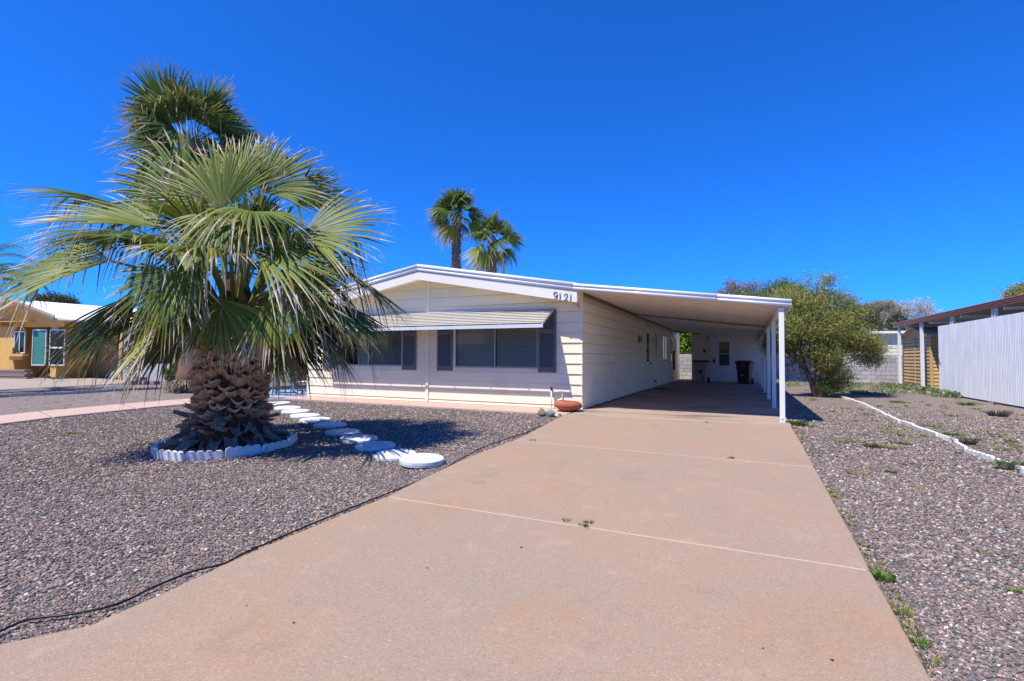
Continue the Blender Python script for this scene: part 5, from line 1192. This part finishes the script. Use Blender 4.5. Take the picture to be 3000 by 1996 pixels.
# white chaise lounge end
cg=empty('chaise_lounge','white tubular chaise lounge partly hidden by the house corner','lounge chair',(-8.9,.5,0))
def chp(px,py,y_=.45): 
    P=onY(px,py,y_); return P
pts=[chp(858,1119.5),chp(885,1119),chp(900,1120.5),chp(901,1132),chp(893,1143),chp(880,1150),chp(868,1147),chp(860,1136),chp(858,1119.5)]
under(B().tube(cat(pts,5),.022,8).make('end_frame',M_wmet,None,smooth=True),cg)
a=chp(858,1119.5); under(B().tube([a,a+Vector((0,1.7,0))],.02,8).make('side_rail',M_wmet,None,smooth=True),cg); a2=chp(900,1120); under(B().tube([a2,a2+Vector((0,1.7,0))],.02,8).make('side_rail',M_wmet,None,smooth=True),cg)
for k in range(9):
    y_=.55+k*.18; under(box('sling_strap',a.x,a2.x,y_,y_+.12,a.z-.004,a.z+.002,M_wtxt),cg)
for xx in (a.x,a2.x): under(B().tube([(xx,2.1,a.z),(xx,2.15,0)],.018,8).make('leg',M_wmet,None),cg)
# barbecue and glass table
gr=empty('barbecue_grill','black barbecue grill behind the green chair','barbecue',(*D(806,1100,16.5).xy,0))
B().box(-.3,.3,-.22,.22,.72,.86).make('firebox',M_blk,gr,bevel=.02); 
pr=[(-.24,.86),(-.24,1.0),(-.16,1.12),(0,1.16),(.16,1.12),(.24,1.0),(.24,.86)]; B().prism([(-.3,a_,z) for a_,z in pr],(.6,0,0)).make('lid',M_blk,gr,bevel=.015)
B().tube([(-.2,-.26,.98),(.2,-.26,.98)],.014,6).make('handle',M_alu,gr)
for sx in (-.26,.26):
    for sy in (-.18,.18): B().tube([(sx,sy,0),(sx,sy,.72)],.018,6).make('leg',M_dsteel,gr)
box('side_shelf',.3,.62,-.2,.2,.8,.83,M_dsteel,gr); box('side_shelf',-.62,-.3,-.2,.2,.8,.83,M_dsteel,gr); box('blue_tag',-.12,-.07,-.235,-.23,.86,1.02,mat('blue tag',(.02,.1,.4),(.02,.12,.45)),gr)
tbp=D(862,1125,17.5); tb_=empty('patio_table','dark grey metal side table behind the green chair','table',(tbp.x,tbp.y,0))
box('table_top',-.42,.42,-.4,.4,.66,.69,M_dsteel,tb_,.008)
for sx in (-.38,.38):
    for sy in (-.36,.36): B().tube([(sx,sy,0),(sx,sy,.66)],.016,6).make('leg',M_dsteel,tb_)
P=D(786,1098,15.8); o=empty('draped_cloth_chair','chair draped with a pale lilac cloth beside the barbecue','chair',(P.x,P.y,0))
B().lathe([(.26,.42),(.3,.5),(.27,.72),(.16,.78),(.05,.8)],seg=18,sy=.8).make('cloth',mat('lilac cloth',(.38,.33,.36),(.46,.42,.44),6,.9,.5,12),o,smooth=True)
for sx in (-.2,.2):
    for sy in (-.16,.16): B().tube([(sx,sy,0),(sx*.9,sy*.9,.45)],.014,6).make('leg',M_dsteel,o)

# ------------------------------------------------------------------ gravel stones (scattered real stones near the camera)
def inside(poly,x,y):
    n=len(poly); c=np.zeros(x.shape,bool); j=n-1
    for i in range(n):
        xi,yi=poly[i]; xj,yj=poly[j]; c^=((yi>y)!=(yj>y))&(x<(xj-xi)*(y-yi)/(yj-yi+1e-12)+xi); j=i
    return c
g=np.random.default_rng(21)
def scatter(dmin,dmax,dens,size):
    A=math.pi/180*104/2; n=int(dens*(dmax**2-dmin**2)*A)
    r=np.sqrt(g.uniform(dmin**2,dmax**2,n)); th=g.uniform(-A,A,n); fx,fy=FW.x,FW.y; k=math.hypot(fx,fy); fx/=k; fy/=k
    x=CAM.x+r*(np.cos(th)*fx+np.sin(th)*fy); y=CAM.y+r*(np.cos(th)*fy-np.sin(th)*fx)
    drive=[(p.x,p.y) for p in Lp]+[(p.x,p.y) for p in Rp[::-1]]
    ok=~inside(drive,x,y)
    ok&=~((x>-8.75)&(x<.05)&(y>-.97)); ok&=~((x>=.0)&(x<4.28)&(y>-1.2)); ok&=(np.hypot(x-RC[0],y-RC[1])>.97)
    pth=[(p.x,p.y) for p in T]+[(p.x,p.y) for p in Bo[::-1]]; ok&=~inside(pth,x,y); ok&=~((x<-8.6)&(x>-12.3)&(y>-1)); ok&=(x<9.9)
    for a,b_,rr in st: ok&=(np.hypot(x-a,y-b_)>rr+.004)
    x,y=x[ok],y[ok]; z=np.where(y<-1,SL*(y+1),0)+GRAV+size*.18+g.uniform(-.2,.5,len(x))*size
    return np.stack([x,y,z],1),np.full(len(x),size)*g.uniform(.55,1.3,len(x))
parts=[scatter(1.2,4.5,5200,.0092),scatter(4.5,8,2300,.0125),scatter(8,16,1000,.0155)]
P_=np.concatenate([p[0] for p in parts]); Sz=np.concatenate([p[1] for p in parts]); N=len(P_); print('stones',N)
me=bpy.data.meshes.new('gravel_stones'); me.vertices.add(N); me.vertices.foreach_set('co',P_.astype(np.float32).ravel())
a=me.attributes.new('rot','FLOAT_VECTOR','POINT'); a.data.foreach_set('vector',(g.uniform(-1,1,(N,3))*np.array([.6,.6,3.14])).astype(np.float32).ravel())
a=me.attributes.new('scl','FLOAT_VECTOR','POINT'); a.data.foreach_set('vector',(Sz[:,None]*np.stack([g.uniform(.9,1.5,N),g.uniform(.7,1.1,N),g.uniform(.45,.8,N)],1)).astype(np.float32).ravel())
go=link('gravel_stones',me); stuff(go,'loose multicoloured decorative gravel covering the yard','gravel')
ng=bpy.data.node_groups.new('stones','GeometryNodeTree'); ng.interface.new_socket('Geometry',in_out='INPUT',socket_type='NodeSocketGeometry'); ng.interface.new_socket('Geometry',in_out='OUTPUT',socket_type='NodeSocketGeometry')
gi=ng.nodes.new('NodeGroupInput'); gout=ng.nodes.new('NodeGroupOutput'); ip=ng.nodes.new('GeometryNodeInstanceOnPoints'); ic=ng.nodes.new('GeometryNodeMeshIcoSphere'); ic.inputs['Subdivisions'].default_value=1; ic.inputs['Radius'].default_value=1
sm=ng.nodes.new('GeometryNodeSetMaterial'); sm.inputs['Material'].default_value=M_stone
ra=ng.nodes.new('GeometryNodeInputNamedAttribute'); ra.data_type='FLOAT_VECTOR'; ra.inputs[0].default_value='rot'; sa=ng.nodes.new('GeometryNodeInputNamedAttribute'); sa.data_type='FLOAT_VECTOR'; sa.inputs[0].default_value='scl'
ng.links.new(gi.outputs[0],ip.inputs['Points']); ng.links.new(ic.outputs[0],sm.inputs[0]); ng.links.new(sm.outputs[0],ip.inputs['Instance']); ng.links.new(ra.outputs[0],ip.inputs['Rotation']); ng.links.new(sa.outputs[0],ip.inputs['Scale']); ng.links.new(ip.outputs[0],gout.inputs[0])
md=go.modifiers.new('stones','NODES'); md.node_group=ng
me.materials.append(M_stone)

# ------------------------------------------------------------------ weeds
def tuft(g,r,h,n,broad=False):
    V=[];Q=[]
    for k in range(n):
        a=g.uniform(0,6.28); rr=r*math.sqrt(g.random()); p=np.array([math.cos(a)*rr,math.sin(a)*rr*.8,0]); d=np.array([math.cos(a)*g.uniform(.1,.9),math.sin(a)*g.uniform(.1,.9),g.uniform(.5,1.2)]); d/=np.linalg.norm(d); L_=h*g.uniform(.5,1.1)
        sd=np.cross(d,g.normal(0,1,3)); sd/=np.linalg.norm(sd); w_=(.13 if broad else .05)*L_ if broad else .0035+.03*L_
        if broad: m_=p+d*L_*.6; V+=[p,m_+sd*L_*.22,p+d*L_+np.array([0,0,-.2*L_]),m_-sd*L_*.22]
        else: e=p+d*L_+np.array([d[0],d[1],0])*L_*.3; V+=[p-sd*w_,p+sd*w_,e+sd*w_*.15,e-sd*w_*.15]
        Q.append([4*k,4*k+1,4*k+2,4*k+3])
    return np.array(V),np.array(Q)
g=np.random.default_rng(77)
def weed(px,py,r,h,n,m,label,broad=False,name='weed',grp=None):
    if name=='weed': r*=.62; h*=.6
    P=G(px,py,-.04); V,Q=tuft(g,r,h,n,broad); o=npmesh(name,V,Q,m); o.location=(P.x,P.y,gz(P.y)-.05+(.045 if name=='joint_weed' else 0)); return tag(o,label,'weed',grp)
weed(2335,1245,.25,.18,240,M_weed,'bright broadleaf weed at the foot of the front carport post',True)
weed(2578,1690,.13,.09,160,M_weed,'leafy green weed clump at the driveway edge by the lower joint',True)
weed(2428,1440,.06,.05,70,M_weedy,'yellow-green moss tuft on the driveway edge halfway down',False)
weed(2690,1885,.06,.08,60,M_weed,'spiky weed at the driveway edge near the bottom of the photo')
weed(2968,1730,.05,.05,50,M_weed,'small weed in the gravel near the right edge of the photo',True)
weed(2870,1613,.05,.06,50,M_weedg,'small blue-green weed in the right gravel')
weed(2610,1383,.09,.06,120,M_weed,'low green weed patch in front of the white edging line')
weed(2492,1295,.1,.05,120,M_weed,'bright green tuft in the gravel right of the driveway')
weed(2555,1310,.14,.12,150,M_wd,'dark dry weed in the gravel between driveway and white edging')
weed(2925,1220,.22,.28,200,M_wd,'dark spiky dry weed in front of the corrugated fence')
weed(2825,1300,.2,.2,180,M_wd,'dark dry weed just behind the white edging line')
weed(2980,1375,.25,.25,160,M_weedg,'leafy weed growing over the near end of the white edging',True)
weed(2795,1275,.22,.12,200,M_weedg,'grey-green weed patch behind the white edging',True)
weed(2830,1186,.3,.2,260,M_weed,'tall green tuft near the corrugated fence')
weed(2627,1179,.25,.14,200,M_weed,'green tuft in the gravel in front of the tan shed')
weed(1691,1545,.04,.035,60,M_weed,'green weed sprouting in the lower driveway joint','',name='joint_weed') if False else None
weed(1724,1546,.03,.035,50,M_weed,'green weed sprouting in the lower driveway joint',name='joint_weed')
weed(1660,1539,.03,.035,40,M_weedy,'tiny yellow-green weed in the lower driveway joint',name='joint_weed')
for px,py,r,lab in ((1562,1293,.05,'dry leaf litter on the upper driveway joint, left side'),(1706,1545,.04,'dry leaf litter on the lower driveway joint'),(2141,1345,.05,'dry leaf litter on the upper driveway joint, right side'),(2073,1239,.05,'dry leaf litter on the joint at the carport mouth')):
    P=G(px,py); V,Q=tuft(g,r,.04,14,True); o=npmesh('leaf_litter',V,Q,M_wd); o.location=(P.x,P.y,gz(P.y)+.003); tag(o,lab,'leaf litter')
weed(218,1270,.16,.07,160,M_weedy,'yellow-green weed patch in the left gravel beyond the palm ring',True)
weed(795,1457,.04,.03,40,M_weed,'single green sprout in the left gravel before the driveway',True)
# dry specks and leaf crumbs blown onto the concrete
VS=[];QS=[];ns=0
for k in range(70):
    y=g.uniform(-9.5,-.8) if k<52 else g.uniform(0,16); x=g.uniform(edge_x(Lp,y)+.1,edge_x(Rp,y)-.1) if y<-1.2 else g.uniform(.2,4); sz_=g.uniform(.006,.02); a=g.uniform(0,6.28)
    P=np.array([x,y,gz(y)+.004]); u_=np.array([math.cos(a),math.sin(a),.25])*sz_; w2=np.array([-math.sin(a),math.cos(a),.1])*sz_*.5
    VS.append(np.array([P-u_*.2,P+w2,P+u_,P-w2])); QS.append(np.array([[0,1,2,3]])+ns); ns+=4
stuff(npmesh('leaf_crumbs',np.concatenate(VS),np.concatenate(QS),M_wd),'tiny dark leaf crumbs scattered over the driveway','leaf litter')
# mass of small weeds nobody could count
VV=[];QQ=[];n=0
def addw(P,r,h,k,broad=False):
    global n
    V,Q=tuft(g,r,h,k,broad); VV.append(V+np.array([P.x,P.y,gz(P.y)-.05])); QQ.append(Q+n); n+=len(V)
for k in range(190):
    px=g.uniform(2330,3000); py=1140+abs(g.normal(0,1))*110
    P=G(px,py,-.05)
    if P.x>9.9 or (P.x<4.4): continue
    addw(P,g.uniform(.03,.2),g.uniform(.025,.07),int(g.uniform(15,60)),g.random()<.5)
for k in range(60):   # left verges
    P=G(g.uniform(0,470),g.uniform(1132,1260),-.05); addw(P,g.uniform(.02,.12),.04,20)
for k in range(40):
    i=g.integers(0,len(Rp)-2); P=Rp[i].lerp(Rp[i+1],g.random())+Vector((.06,0,0)); addw(P,.05,.04,22,g.random()<.4)
stuff(npmesh('small_weeds',np.concatenate(VV),np.concatenate(QQ),M_weedy),'scattered tiny yellow-green weeds in the gravel','weeds')
VV=[];QQ=[];n=0
for k in range(270):  # green ground cover near the block wall
    px=g.uniform(2200,2650); py=g.uniform(1106,1160)
    if px<2400 and py>1135: continue
    P=G(px,py,-.05)
    if P.y>WY-.2 or P.x>10 or P.x<4.5: continue
    addw(P,g.uniform(.2,.45),g.uniform(.06,.2),50,g.random()<.6)
for k in range(70):
    P=Vector((FX-.3+g.normal(0,.25),g.uniform(10,19),0)); addw(P,.2,g.uniform(.1,.3),45,True)
stuff(npmesh('green_ground_cover',np.concatenate(VV),np.concatenate(QQ),M_weedg),'green weedy ground cover in front of the block wall','ground cover')
tag(B().tube([G(2907,1294,-.04)+Vector((0,0,-.0)),G(2920,1295,-.04),G(2933,1295,-.04)],.012,6).make('stick',M_wood,None),'short dark stick lying on the right gravel','stick')

# ------------------------------------------------------------------ the street side behind the camera (seen only as reflections in the windows)
struct(box('street',-80,80,-26,-16.5,-.62,-.56,mat('asphalt',(.045,.045,.047),(.06,.06,.06),6,.9,.3,80)))
op=empty('opposite_house','beige house across the street, glimpsed as a reflection in the front windows','house',(-14,-34,-.6))
under(box('wall',-64,2,-42,-33,-.7,2.5,mat('beige stucco',(.5,.42,.32),(.56,.48,.38),3,.9)),op)
under(B().prism([(-65,-32,2.5),(-65,-43,2.5),(-65,-37.5,4.6)],(68,0,0)).make('roof',mat('brown shingle',(.2,.14,.1),(.28,.2,.15),4,.9)),op)
for x in (-30,-24,-9,-3): under(box('window',x,x+1.8,-33,-32.95,.5,1.8,M_dglass),op)
under(box('garage_door',-19,-14,-33,-32.94,-.6,1.7,M_trim),op)
tree('added_street_tree','round tree added across the road to cover sky in the window reflections',(-27,-30,-.6),[(Vector((-27,-30,3.2)),(2.2,2.2,1.8)),(Vector((-25.5,-29.6,4.2)),(1.5,1.5,1.3))],5000,.16,M_fol2,seed=51,ratio=.4,tr=.15)  # unseen tree added so the windows reflect less sky
